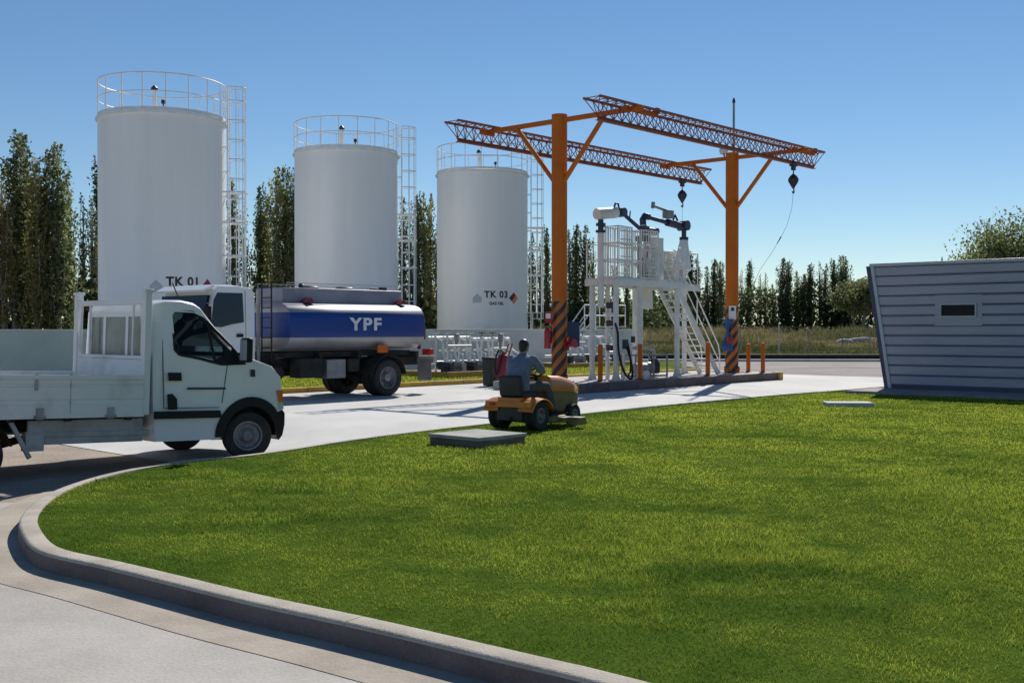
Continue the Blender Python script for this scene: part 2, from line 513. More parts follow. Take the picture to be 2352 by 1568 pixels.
def text_mesh(txt, size, extrude=0.0, offset=0.0, spacing=1.0, align='CENTER'):
    cu = bpy.data.curves.new('lettering', 'FONT')
    cu.body = txt
    cu.size = size
    cu.extrude = extrude
    cu.offset = offset
    cu.space_character = spacing
    cu.align_x = align
    cu.align_y = 'CENTER'
    o = bpy.data.objects.new('lettering', cu)
    COL.objects.link(o)
    dg = bpy.context.evaluated_depsgraph_get()
    me = bpy.data.meshes.new_from_object(o.evaluated_get(dg))
    bpy.data.objects.remove(o)
    bpy.data.curves.remove(cu)
    return me

def text_obj(txt, size, fn, material, parent, name='lettering', **kw):
    """lettering laid on a surface: fn(u, v, w) -> point"""
    me = text_mesh(txt, size, **kw)
    me.materials.clear()
    me.materials.append(material)
    for v in me.vertices:
        v.co = fn(v.co.x, v.co.y, v.co.z)
    o = bpy.data.objects.new(name, me)
    COL.objects.link(o)
    if parent: o.parent = parent
    return o

# ------------------------------------------------------------------ the ground
rng = np.random.default_rng(7)
random.seed(7)
sheet('ground', [(-400, -60), (400, -60), (400, 900), (-400, 900)], 0.0, M['dirt'])
sheet('gravel_road', [yard(13, 6), yard(13, -40), yard(60, -75), yard(75, -40), yard(62, 6), yard(40, 30), yard(22, 16)], 0.004, M['gravel'])
apron = sheet('concrete_apron', [yard(-16.5, 5.1), yard(-17.2, -8.6), yard(-5, -8.2), yard(14.7, -9), yard(15.4, -14), yard(15.6, 5.1)], 0.008, M['apron'])
sheet('road', [(-20, 8.6), (-9, 11.2), (-5.25, 11.9), (-4.35, 13.3), (-3.4, 12.6), (6, 3), (12, -8), (-20, -8)], 0.004, M['road'])

KERB = [(6.2, 0.30), (3.0, 2.95), (0.48, 5.21), (0.13, 5.5), (-0.85, 6.29), (-1.58, 6.83), (-2.25, 7.38), (-2.87, 7.89), (-3.38, 8.27), (-3.66, 8.6),
        (-3.97, 9.15), (-4.24, 9.71), (-4.46, 10.35), (-4.65, 11.2), (-4.71, 12.1), (-4.58, 13.18), (-4.1, 14.28), (-3.70, 14.85), (-3.29, 15.45),
        (-1.95, 18.05), (1.48, 22.6), (5.45, 27.36), (10.9, 33.0), (16, 38.2), (22, 44)]
def catmull(pts, n=8):
    P = [Vector((*p, 0)) for p in pts]
    P = [P[0] * 2 - P[1]] + P + [P[-1] * 2 - P[-2]]
    out = []
    for i in range(1, len(P) - 2):
        p0, p1, p2, p3 = P[i - 1:i + 3]
        for k in range(n):
            t = k / n
            out.append(0.5 * ((2 * p1) + (p2 - p0) * t + (2 * p0 - 5 * p1 + 4 * p2 - p3) * t * t + (3 * p1 - p0 - 3 * p2 + p3) * t ** 3))
    out.append(P[-2])
    return out
KERB = [(x * 1.024, y * 1.024) if k < 17 else (x * 1.012, y * 1.012) for k, (x, y) in enumerate(KERB)]
kp = catmull(KERB)
# smooth the curve a little, then resample evenly
for _ in range(6):
    kp = [kp[0]] + [(kp[i - 1] + kp[i] * 2 + kp[i + 1]) / 4 for i in range(1, len(kp) - 1)] + [kp[-1]]
def resample(pts, step):
    out = [pts[0]]; acc = 0
    for i in range(1, len(pts)):
        a, b = pts[i - 1], pts[i]
        L = (b - a).length
        while acc + L >= step:
            a = a + (b - a) * ((step - acc) / L)
            out.append(a.copy()); L = (b - a).length; acc = 0
        acc += L
    return out
kp = resample(kp, 0.12)
def offs(pts, d):
    out = []
    for i, p in enumerate(pts):
        t = (pts[min(i + 1, len(pts) - 1)] - pts[max(i - 1, 0)]).normalized()
        out.append(p + Vector((t.y, -t.x, 0)) * d)      # +d: towards the lawn
    return out
# walking from the near end round to the far end the lawn lies on the right hand side
kin = offs(kp, 0.15)
kerb = MB()
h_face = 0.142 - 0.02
per = 20
i = 0
def ksec(j, far):
    h = 0.142
    p = kp[j]
    t = (kp[min(j + 1, len(kp) - 1)] - kp[max(j - 1, 0)]).normalized()
    n = Vector((t.y, -t.x, 0))
    pr = [(-0.012, -0.03), (-0.002, h - 0.024), (0.008, h - 0.007), (0.028, h), (0.15, h + 0.002), (0.16, -0.03)]
    return [p + n * u + Vector((0, 0, z)) for u, z in pr]
while i < len(kp) - 1:
    e = min(i + per, len(kp) - 1)
    secs = [ksec(j, False) for j in range(i, e + 1)]
    if e < len(kp) - 1:
        d = (kp[e] - kp[e - 1]).normalized() * 0.007
        secs[-1] = [q - d for q in secs[-1]]
    f0 = len(kerb.f)
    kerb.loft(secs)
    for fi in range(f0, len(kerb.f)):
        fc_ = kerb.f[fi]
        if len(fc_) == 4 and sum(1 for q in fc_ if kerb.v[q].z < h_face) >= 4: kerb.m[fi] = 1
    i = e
ko = kerb.build('kerb', [M['kerb'], M['kerbshade']], smooth=50)  # second material paints shade onto the outer face
ko['kind'] = 'structure'
g_out = offs(kp, -0.42)
NG = 230
gut = MB()
gv = [Vector((p.x, p.y, 0.0075)) for p in offs(kp, 0.02)[:NG]] + [Vector((p.x, p.y, 0.0075)) for p in g_out[:NG]]
gut.add(gv, [(k, k + 1, NG + k + 1, NG + k) for k in range(NG - 1)])
go = gut.build('gutter', M['gutter'])
go['kind'] = 'structure'

lawn_pts = [(p.x, p.y) for p in kin] + [(45, 60), (60, 20), (60, -12), (14, -12)]
lawn = sheet('lawn', lawn_pts, 0.125, M['soil'])
# turf strip between the yellow kerb and the tank wall
sheet('turf_strip', [yard(-30, 5.2), yard(16, 5.2), yard(19, 8), yard(26, 13.0), yard(-30, 13.0)], 0.11, M['turf'])
tp = sheet('tank_bounce_floor', [yard(-34, 13.2), yard(22, 13.2), yard(24, 34), yard(-34, 34)], 0.02, M['apron'])  # unseen pale floor behind the wall, added to bounce light onto the tanks
yk = MB()
yk.mi = 0
for k in range(26):
    a0, a1 = -26 + k * 1.6, -26 + (k + 1) * 1.6 - 0.02
    yk.beam(yard(a0, 5.15, 0.075), yard(a1, 5.15, 0.075), 0.16, 0.15)
o = yk.build('yellow_kerb', M['yellow'], bevel=0.015)
o['kind'] = 'structure'

# the kerbs, verge and field beyond the gravel
def poly_kerb(name, p0, p1, w, h, m):
    b = MB(); b.beam((*p0, h / 2 - 0.02), (*p1, h / 2 - 0.02), w, h + 0.04)
    q = b.build(name, m, bevel=0.02); q['kind'] = 'structure'; return q
poly_kerb('verge_kerb', (4, 64.0), (70, 61.5), 0.9, 0.12, M['island'])
poly_kerb('field_bank', (2, 66.6), (70, 64.6), 0.7, 0.34, M['chassis'])  # near-black colour stands in for the shaded face of a kerb
fm = MB()
nx, ny = 60, 16
ys = [67.2, 70, 74, 78, 83, 88, 94, 100, 108, 118, 130, 150, 190, 260, 380, 700]
def fz(x, y):
    t = min(max((y - 69) / 42, 0), 1)
    t = t * t * (3 - 2 * t)
    return 0.16 + 1.05 * t + (0.18 * math.sin(x * 0.31 + y * 0.2) * math.sin(x * 0.11 - y * 0.07)) * min(1, max(0, (y - 72) / 15))
vs = []
for j, y in enumerate(ys):
    for k in range(nx + 1):
        x = -280 + 560 * k / nx
        if j < 12: x = -80 + 260 * k / nx
        vs.append((x, y + (0 if j else -0.037 * max(0, min(70, x))), fz(x, y)))
fm.add(vs, [(j * (nx + 1) + k, j * (nx + 1) + k + 1, (j + 1) * (nx + 1) + k + 1, (j + 1) * (nx + 1) + k) for j in range(len(ys) - 1) for k in range(nx)])
fo = fm.build('field', M['field'], smooth=80)
fo['kind'] = 'structure'
# rear strip of open ground between the gravel and the left part of the field is under the trees

# ------------------------------------------------------------------ grass blades on the lawn
LP = np.array(lawn_pts)
def inside(px, py, poly):
    n = len(poly); c = np.zeros(len(px), bool)
    j = n - 1
    for i in range(n):
        xi, yi = poly[i]; xj, yj = poly[j]
        hit = ((yi > py) != (yj > py)) & (px < (xj - xi) * (py - yi) / (yj - yi + 1e-12) + xi)
        c ^= hit
        j = i
    return c
def vnoise(x, y, s, seed):
    """smooth value noise"""
    r = np.random.default_rng(seed).random((257, 257))
    u, v = x / s + 57.3, y / s + 31.7
    i, j = np.floor(u).astype(int), np.floor(v).astype(int)
    fu, fv = u - i, v - j
    fu, fv = fu * fu * (3 - 2 * fu), fv * fv * (3 - 2 * fv)
    i %= 256; j %= 256
    return (r[i, j] * (1 - fu) * (1 - fv) + r[i + 1, j] * fu * (1 - fv) + r[i, j + 1] * (1 - fu) * fv + r[i + 1, j + 1] * fu * fv)
def kerb_dist(x, y):
    K = np.array([(p.x, p.y) for p in kin[::4]])
    d = np.full(len(x), 1e9)
    for q in K:
        d = np.minimum(d, (x - q[0]) ** 2 + (y - q[1]) ** 2)
    return np.sqrt(d)
def blades(name, x, y, z0, h, w, lean, tone, material, label, cat):
    n = len(x)
    az = rng.random(n) * 2 * np.pi
    fc = rng.random(n) * 2 * np.pi
    base = np.stack([x, y, z0], 1)
    side = np.stack([np.cos(fc), np.sin(fc), np.zeros(n)], 1) * (w / 2)[:, None]
    ld = np.stack([np.cos(az), np.sin(az), np.zeros(n)], 1)
    mid = base + np.stack([np.zeros(n), np.zeros(n), h * 0.55], 1) + ld * (h * lean * 0.3)[:, None]
    tip = base + np.stack([np.zeros(n), np.zeros(n), h * np.clip(1 - lean * 0.35, 0.3, 1)], 1) + ld * (h * lean)[:, None]
    q = np.stack([base - side, base + side, mid + side * 0.8, mid - side * 0.8], 1)
    t = np.stack([mid - side * 0.8, mid + side * 0.8, tip, tip - side * 0.02], 1)
    V = np.concatenate([q, t], 0)
    tn = np.clip(tone, 0, 1)
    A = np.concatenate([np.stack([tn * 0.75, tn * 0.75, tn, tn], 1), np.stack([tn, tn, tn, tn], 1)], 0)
    ob = np_mesh(name, V, 4, material, attr=A)
    return tag(ob, label, cat, kind='stuff')
def scatter_lawn():
    X, Y = [], []
    d0, d1 = 4.6, 36.0
    edges = np.linspace(d0, d1, 46)
    for e0, e1 in zip(edges[:-1], edges[1:]):
        dm = (e0 + e1) / 2
        dens = 3600 * min(1.0, (7.2 / dm) ** 1.7)
        n = int(dens * (e1 - e0) * dm * 1.12)
        yy = rng.uniform(e0, e1, n)
        xx = rng.uniform(-0.56, 0.56, n) * yy
        X.append(xx); Y.append(yy)
    return np.concatenate(X), np.concatenate(Y)
gx, gy = scatter_lawn()
k = inside(gx, gy, LP)
gx, gy = gx[k], gy[k]
kd = kerb_dist(gx, gy)
gd = np.hypot(gx, gy)
n1, n2, n3 = vnoise(gx, gy, 2.2, 1), vnoise(gx, gy, 0.55, 2), vnoise(gx + gy * 0.3, gy * 0.45, 0.9, 3)
clump = vnoise(gx, gy, 0.16, 5)
tall = np.clip((vnoise(gx, gy, 1.1, 11) - 0.55) * 3, 0, 1)
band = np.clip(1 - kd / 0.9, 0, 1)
hh = 0.030 + 0.016 * n2 + 0.032 * tall + 0.016 * (clump - 0.5)
hh *= np.where(kd < 1.6, 0.8, 1.0) * (0.75 + 0.5 * rng.random(len(gx)))
ww = np.maximum(0.0036, gd * 0.00058) * (0.7 + 0.6 * rng.random(len(gx)))
far_ = np.clip((gd - 10) / 14, 0, 1)
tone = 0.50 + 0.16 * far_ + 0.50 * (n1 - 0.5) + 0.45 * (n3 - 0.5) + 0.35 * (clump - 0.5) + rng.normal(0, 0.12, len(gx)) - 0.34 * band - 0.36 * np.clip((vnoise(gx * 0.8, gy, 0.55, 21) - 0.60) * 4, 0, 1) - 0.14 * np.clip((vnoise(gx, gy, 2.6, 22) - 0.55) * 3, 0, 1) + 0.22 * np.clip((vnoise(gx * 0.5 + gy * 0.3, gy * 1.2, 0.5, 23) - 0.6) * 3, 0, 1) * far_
pale = np.exp(-((kd - 1.05 - 0.25 * (vnoise(gx, gy, 1.5, 41) - 0.5)) / 0.13) ** 2) * np.clip((vnoise(gx, gy, 0.35, 42) - 0.3) * 2, 0, 1)
tone = tone + 0.42 * pale * (rng.random(len(gx)) < 0.6)
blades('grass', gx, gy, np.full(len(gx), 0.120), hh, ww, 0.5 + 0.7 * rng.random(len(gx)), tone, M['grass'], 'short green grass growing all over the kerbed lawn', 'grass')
print('lawn blades', len(gx))

# grass on the strip before the tank wall, and dry weeds on the field
n = 26000
sa, sy = rng.uniform(-8, 24, n), rng.uniform(5.3, 12.9, n)
sx = O_X + FA[0] * sa - FA[1] * sy; sY = O_Y + FA[1] * sa + FA[0] * sy
okm = sa < 14 + (sy - 5.2) * 0.9
sx, sY = sx[okm], sY[okm]
n = len(sx)
blades('strip_grass', sx, sY, np.full(n, 0.11), rng.uniform(0.05, 0.1, n), rng.uniform(0.02, 0.05, n), rng.uniform(0.3, 0.9, n), 0.75 + rng.normal(0, 0.2, n), M['grass'], 'short grass on the strip between yellow kerb and tank wall', 'grass')
n = 60000
wy = 67.5 + 55 * rng.random(n) ** 1.5
wx = rng.uniform(-0.02, 0.46, n) * wy
wn = vnoise(wx, wy, 6.0, 31)
wn2 = vnoise(wx, wy, 2.2, 32)
wz = np.array([fz(a, b) for a, b in zip(wx, wy)])
t = np.clip((wy - 72) / 12, 0, 1)
wh = (0.12 + 0.75 * t * np.clip((wn2 - 0.3) * 2.2, 0.1, 1)) * (0.6 + 0.8 * rng.random(n))
blades('field_weeds', wx, wy, wz - 0.02, wh, 0.05 + 0.05 * rng.random(n), rng.uniform(0.1, 0.6, n), 0.05 + t * (0.95 * wn - 0.1) + rng.normal(0, 0.15, n), M['weed'], 'green and straw coloured weeds covering the field beyond the gravel', 'weeds')

# ------------------------------------------------------------------ low wall round the tank yard
wall = thing('yard_wall', 'low white concrete wall enclosing the three storage tanks', 'wall', yard(0, 13, 0), ALPHA)
b = MB()
for k in range(15):
    a0 = -34 + k * 3.8
    b.beam((a0, 0.11, 0.88), (min(a0 + 3.794, 22.2), 0.11, 0.88), 0.22, 1.76)
b.beam((22.09, 0.22, 0.88), (22.09, 14, 0.88), 0.22, 1.76)
b.build('wall_panel', M['wallpaint'], wall, bevel=0.012)
b = MB()
b.beam((-34, 0.11, 1.785), (22.24, 0.11, 1.785), 0.28, 0.05)
b.build('coping', M['wallpaint'], wall, bevel=0.01)

# stile with handrails over the wall
st = thing('wall_stile', 'white steel steps with handrails crossing the tank yard wall', 'steps', yard(19.3, 13.5, 0), ALPHA)
b = MB()
b.box((1.25, 0.35, 1.93), (2.6, 0.75, 0.05))
b.build('landing', M['steelwhite'], st)
for yy in (0.0, 0.7):
    h = MB()
    h.tube([(-2.4, yy, 0.9), (0.0, yy, 3.03), (2.5, yy, 3.03), (2.5, yy, 1.9)], 0.028)
    h.tube([(-2.0, yy, 0.75), (0.0, yy, 2.5), (2.5, yy, 2.5)], 0.022)
    h.bar((0, yy, 1.9), (0, yy, 3.03), 0.028); h.bar((1.25, yy, 1.9), (1.25, yy, 3.03), 0.024)
    h.beam((-2.4, yy, 0.0), (0, yy, 1.9), 0.05, 0.16)
    h.build('handrail', M['railwhite'], st)
b = MB()
for k in range(8):
    t = (k + 0.5) / 8
    b.box((-2.4 * (1 - t), 0.35, 1.9 * t), (0.26, 0.66, 0.03))
b.build('treads', M['steelwhite'], st)

# ------------------------------------------------------------------ storage tanks
TR, TH = 3.0, 11.86
def cyl_text(txt, size, ang, z, parent, material, r=TR + 0.012, **kw):
    def fn(u, v, w):
        a = ang + u / r
        return Vector(((r + w) * math.cos(a), (r + w) * math.sin(a), z + v))
    return text_obj(txt, size, fn, material, parent, **kw)
def curved_plate(b, ang, z, poly, r=TR + 0.01, th=0.012):
    n = len(poly)
    vs = []
    for rr in (r, r + th):
        for u, v in poly:
            a = ang + u / r
            vs.append((rr * math.cos(a), rr * math.sin(a), z + v))
    b.add(vs, [tuple(range(n)), tuple(range(2 * n - 1, n - 1, -1))] + [(k, (k + 1) % n, n + (k + 1) % n, n + k) for k in range(n)])
def make_tank(loc, label):
    t = thing('storage_tank', label, 'storage tank', loc, 0.0, 'white storage tanks behind the wall')
    b = MB()
    prof = [(TR + 0.05, 0), (TR + 0.05, 0.12), (TR, 0.13)]
    z = 0.13
    for k in range(7):
        z1 = 0.13 + (TH - 0.13) * (k + 1) / 7
        prof += [(TR, z1 - 0.012), (TR + 0.004, z1 - 0.008), (TR + 0.004, z1), (TR, z1 + 0.004)]
    b.lathe(prof, 96, cap0=False, cap1=False)
    b.build('shell', M['tank'], t, smooth=30)
    b = MB()
    b.lathe([(TR - 0.02, TH - 0.02), (TR + 0.10, TH), (TR + 0.10, TH + 0.09), (TR + 0.02, TH + 0.12), (2.0, TH + 0.28), (0.02, TH + 0.5)], 96)
    b.build('roof', M['railwhite'], t, smooth=30)
    b = MB()
    for k in range(18):
        a = 2 * math.pi * (k + 0.5) / 18
        c, s = math.cos(a) * TR, math.sin(a) * TR
        b.bar((c, s, TH + 0.1), (c, s, TH + 1.84), 0.03, n=6)
    b.ring((0, 0, TH + 1.84), TR, 0.036, 64)
    b.ring((0, 0, TH + 1.0), TR, 0.028, 64)
    b.lathe([(TR + 0.01, TH + 0.14), (TR + 0.01, TH + 0.28), (TR - 0.01, TH + 0.28), (TR - 0.01, TH + 0.14)], 64, cap0=False, cap1=False)
    b.build('guard_rail', M['railwhite'], t)
    v = MB()
    v.bar((-0.2, -0.6, TH + 0.3), (-0.2, -0.6, TH + 1.5), 0.11, n=12)
    vo = v.build('vent_pipe', M['railwhite'], t)
    v = MB(); v.lathe([(0.05, 0), (0.17, 0.04), (0.17, 0.14), (0.06, 0.26)], 14, Matrix.Translation((-0.2, -0.6, TH + 1.46)))
    v.build('vent_cap', M['darkmetal'], vo)
    v = MB(); v.bar((0.9, -2.8, TH + 0.2), (0.9, -2.8, TH + 0.42), 0.03); v.box((0.9, -2.8, TH + 0.5), (0.16, 0.16, 0.18))
    v.build('rim_lamp', M['darkmetal'], t, bevel=0.02)
    # caged ladder on the right hand side
    la = R(2)
    er, et = Vector((math.cos(la), math.sin(la), 0)), Vector((-math.sin(la), math.cos(la), 0))
    def L(r, s, z): return er * (TR + r) + et * s + Vector((0, 0, z))
    def run(z0, z1, s0, r0=0.22):
        l = MB()
        for s in (-0.24, 0.24):
            l.beam(L(r0, s0 + s, z0), L(r0, s0 + s, z1), 0.08, 0.05)
        z = z0 + 0.15
        while z < z1:
            l.bar(L(r0, s0 - 0.24, z), L(r0, s0 + 0.24, z), 0.013, n=6); z += 0.3
        z = z0 + 0.8
        while z < z1 - 0.5:
            for s in (-0.24, 0.24):
                l.beam(L(-0.01, s0 + s, z), L(r0, s0 + s, z), 0.04, 0.04)
            z += 1.2
        lo = l.build('ladder', M['railwhite'], t)
        c = MB()
        zs = []
        z = z0 + 2.2
        while z < z1 - 0.02:
            zs.append(z); z += 0.95
        zs.append(z1)
        def arc(z): return [L(r0 + 0.02 + 0.80 * math.sin(q), s0 + 0.40 * -math.cos(q), z) for q in np.linspace(0, math.pi, 13)]
        for z in zs: c.tube(arc(z), 0.026, 6)
        for q in (2, 4, 6, 8, 10):
            c.bar(arc(zs[0])[q], arc(zs[-1])[q], 0.02, n=6)
        c.build('cage', M['railwhite'], lo)
    run(0.3, TH + 1.75, 0.0)
    p = MB()
    for zz in (5.4, 7.0, 8.5):
        p.beam(L(0, -0.42, zz), L(1.08, -0.42, zz), 0.06, 0.07); p.beam(L(0, 0.42, zz), L(1.08, 0.42, zz), 0.06, 0.07); p.beam(L(1.06, -0.42, zz), L(1.06, 0.42, zz), 0.06, 0.07)
    p.bar(L(0.95, -0.40, 2.9), L(0.95, -0.40, 8.5), 0.03); p.bar(L(0.95, 0.40, 2.9), L(0.95, 0.40, 8.5), 0.03); p.bar(L(0.6, 0.42, 2.9), L(0.6, 0.42, 8.5), 0.025)
    p.build('cage_bracing', M['railwhite'], t)
    p = MB(); p.box(L(0.45, 0.0, 2.9), (0.9, 0.9, 0.05), (0, 0, la)); p.bar(L(0.86, -0.4, 0), L(0.86, -0.4, 2.9), 0.035); p.bar(L(0.3, -0.42, 0), L(0.3, -0.42, 2.9), 0.05)
    p.build('ladder_foot', M['railwhite'], t)
    # manway near the foot
    ma = R(-93)
    mo = MB()
    Mx = Matrix.Rotation(ma, 4, 'Z') @ Matrix.Translation((TR - 0.05, 0, 1.75)) @ Matrix.Rotation(R(90), 4, 'Y')
    mo.lathe([(0.36, 0), (0.36, 0.18), (0.46, 0.18), (0.46, 0.23), (0.4, 0.26), (0.05, 0.27)], 28, Mx)
    for k in range(16):
        q = 2 * math.pi * k / 16
        c0 = Mx @ Vector((0.42 * math.cos(q), 0.42 * math.sin(q), 0.22)); c1 = Mx @ Vector((0.42 * math.cos(q), 0.42 * math.sin(q), 0.28))
        mo.bar(c0, c1, 0.022, n=6)
    mo.build('manway', M['tank'], t)
    return t
tanks = []
for (x, y, txt, lab, ta, tz) in ((-17.1, 55.5, 'TK 01', 'white cylindrical storage tank, nearest and tallest looking of the three, lettered TK 01', R(-55), 4.02),
                             (-9.67, 66.3, 'TK 02', 'white cylindrical storage tank in the middle, rising behind the tanker truck', R(-58), 3.8),
                             (-1.96, 75.0, 'TK 03', 'white cylindrical storage tank lettered TK 03, farthest and smallest looking', R(-71), 4.0)):
    t = make_tank((x, y, 0), lab)
    tanks.append(t)
    cyl_text(txt, 0.58, ta, tz, t, M['ink'], offset=0.02, spacing=1.12, name='tank_lettering')
    d = MB()
    for (u, v, c) in ((0, 0.19, 0), (-0.19, 0, 1), (0.19, 0, 2), (0, -0.19, 3)):
        d.mi = c
        curved_plate(d, ta + 1.28 / TR + u / TR, tz - 0.2 + v, [(0.185, 0), (0, 0.185), (-0.185, 0), (0, -0.185)])
    d.build('hazard_diamond', [M['darkred'], M['ink'], M['amber'], M['amber']], t)
    cyl_text('GAS OIL', 0.26, ta, tz - 0.56, t, M['ink'], offset=0.01, name='tank_lettering')
    e = MB()
    e.mi = 0
    curved_plate(e, ta - 1.25 / TR, tz - 0.2, [(-0.28, -0.3), (0.28, -0.3), (0.28, 0.02), (0, 0.28), (-0.28, 0.02)])
    e.build('grey_emblem', M['cladtrim'], t)
    for q in ((-1.6, 0.5), (-0.7, 0.3), (0.5, 0.45)):
        e = MB()
        Mx = Matrix.Rotation(R(-90) + q[0] * 0.3, 4, 'Z') @ Matrix.Translation((TR - 0.05, 0, q[1] + 0.3)) @ Matrix.Rotation(R(90), 4, 'Y')
        e.lathe([(0.08, 0), (0.08, 0.35), (0.15, 0.35), (0.15, 0.41)], 14, Mx)
        e.build('nozzle', M['tank'], t)

# ------------------------------------------------------------------ loading island and gantry
IZ = 0.27
isl = thing('loading_island', 'raised concrete island with dark kerb under the orange gantry', 'loading island', yard(0, 0, 0), ALPHA)
b = MB()
b.box((5.17, 0.53, IZ / 2), (11.54, 3.1, IZ))
b.build('island_top', M['island'], isl, bevel=0.02)
b = MB()
for k in range(8):
    b.box((-0.6 + 1.4325 * (k + 0.5), -1.10, IZ / 2 + 0.004), (1.4225, 0.16, IZ))
b.build('island_edge', M['kerbshade'], isl, bevel=0.02)  # shade painted in with the dark copy used on the kerb faces
for xx in (-0.75, 10.98):
    b = MB(); b.box((xx, -1.08, IZ / 2 + 0.01), (0.3, 0.3, IZ + 0.02)); b.build('corner_block', M['yellow'], isl, bevel=0.03)
b = MB(); b.box((11.0, 0.55, IZ / 2), (0.2, 2.9, IZ + 0.01)); b.build('end_kerb', M['yellow'], isl, bevel=0.02)

PH = 8.05
gan = thing('loading_gantry', 'tall orange steel gantry with two columns and lattice runway beams', 'gantry', yard(0, 0, 0), ALPHA)
P2 = 9.65
for xx in (0.0, P2):
    b = MB()
    b.bar((xx, 0, 2.62), (xx, 0, PH), 0.228, n=40)
    b.build('column', M['orange'], gan, smooth=40)
    b = MB()
    b.bar((0, 0, 0), (0, 0, 2.63 - IZ), 0.231, n=40)
    b.box((0, 0, 0.02), (0.62, 0.62, 0.035))
    for s in ((1, 0), (-1, 0), (0, 1), (0, -1)):
        b.box((s[0] * 0.27, s[1] * 0.27, 0.13), (0.08 if s[0] else 0.02, 0.08 if s[1] else 0.02, 0.2))
    b.build('striped_base', M['hazard'], gan, loc=(xx, 0, IZ))
    a = MB()
    a.beam((xx, -2.95, 7.88), (xx, 2.95, 7.88), 0.13, 0.13)
    a.build('cross_arm', M['orange'], gan, bevel=0.01)
    a = MB(); a.box((xx + 0.6, -2.46, 7.92), (1.5, 0.1, 0.13)); a.build('beam_clamp', M['orange'], gan, bevel=0.01)
    a = MB(); a.box((xx + 1.36, -2.46, 8.04), (0.16, 0.16, 0.16)); a.build('end_stop', M['truss'], gan, bevel=0.01)
    a = MB(); a.box((xx - 0.1, 2.78, 7.84), (0.6, 0.1, 0.17)); a.build('beam_clamp', M['orange'], gan, bevel=0.01)
    for s in (-1, 1):
        c = MB()
        c.bar((xx, 0.17 * s, 6.1), (xx, 1.62 * s, 7.80), 0.07, n=14)
        c.build('brace', M['orange'], gan)
def truss(x0, x1, yc):
    b = MB()
    zt, zb, w = 7.98, 7.44, 0.27
    b.beam((x0, yc - w, zt), (x1, yc - w, zt), 0.06, 0.06)
    b.beam((x0, yc + w, zt), (x1, yc + w, zt), 0.06, 0.06)
    b.box(((x0 + x1) / 2, yc, zb - 0.03), (x1 - x0 - 0.5, 0.13, 0.02)); b.box(((x0 + x1) / 2, yc, zb + 0.06), (x1 - x0 - 0.5, 0.1, 0.02)); b.box(((x0 + x1) / 2, yc, zb + 0.015), (x1 - x0 - 0.5, 0.02, 0.08))
    n = int((x1 - x0) / 0.38)
    st = (x1 - x0) / n
    for k in range(n):
        xa, xb, xm = x0 + k * st, x0 + (k + 1) * st, x0 + (k + 0.5) * st
        xm = min(max(xm, x0 + 0.26), x1 - 0.26)
        for s in (-w, w):
            b.bar((xa, yc + s, zt), (xm, yc, zb + 0.06), 0.014, n=5)
            b.bar((xm, yc, zb + 0.06), (xb, yc + s, zt), 0.014, n=5)
        b.bar((xa, yc - w, zt), (xb, yc + w, zt), 0.012, n=5)
        b.bar((xa, yc - w, zt), (xa, yc + w, zt), 0.014, n=5)
    b.bar((x1, yc - w, zt), (x1, yc + w, zt), 0.02, n=5)
    o = b.build('runway_beam', M['truss'], gan)
    return o
truss(-1.65, 12.3, 2.78)
truss(-1.65, 11.25, -2.46)

def hoist(x, yc, label, drop, slant):
    t = thing('chain_hoist', label, 'hoist', yard(x, yc, 7.40), ALPHA, 'hoists hanging from the gantry beams')
    b = MB()
    b.box((0, 0, -0.02), (0.3, 0.16, 0.1)); b.box((0, 0, -0.12), (0.18, 0.1, 0.16))
    for s in (-0.1, 0.1):
        b.bar((s, -0.08, 0.03), (s, 0.08, 0.03), 0.05)
    b.build('trolley', M['darkmetal'], t, bevel=0.01)
    b = MB(); b.bar((0, 0, -0.18), (0, 0, -0.36), 0.02); b.build('shackle', M['darkmetal'], t)
    b = MB()
    b.lathe([(0.03, -0.82), (0.09, -0.72), (0.17, -0.58), (0.18, -0.5), (0.12, -0.4), (0.03, -0.32)], 16)
    b.tube([(0, 0, -0.8), (0.05, 0, -0.88), (0.05, 0, -0.95), (-0.02, 0, -0.98), (-0.07, 0, -0.92)], 0.022)
    b.build('hook_block', M['darkmetal'], t)
    b = MB()
    b.tube(drop, 0.0065, 6)
    b.build('rope', M['greymetal'], t)
    if slant:
        b = MB()
        p = Vector(drop[3]); q = Vector(drop[4])
        b.bar(p, p + (q - p) * 0.5, 0.022, 0.012)
        b.build('rope_weight', M['bluemetal'], t)
    return t
hoist(10.7, 2.78, 'dark hook block hanging from the end of the left lattice beam', [(0, 0, -0.9), (0, 0, -1.8), (0.01, 0, -2.25)], False)
hoist(9.5, -2.46, 'dark hook block with slanting rope under the right lattice beam', [(0, 0, -0.9), (-0.05, 0.03, -1.5), (-0.2, 0.14, -2.1), (-0.32, 0.28, -2.45), (-0.5, 0.5, -2.95), (-0.85, 0.8, -3.6), (-1.05, 1.0, -4.3)], True)

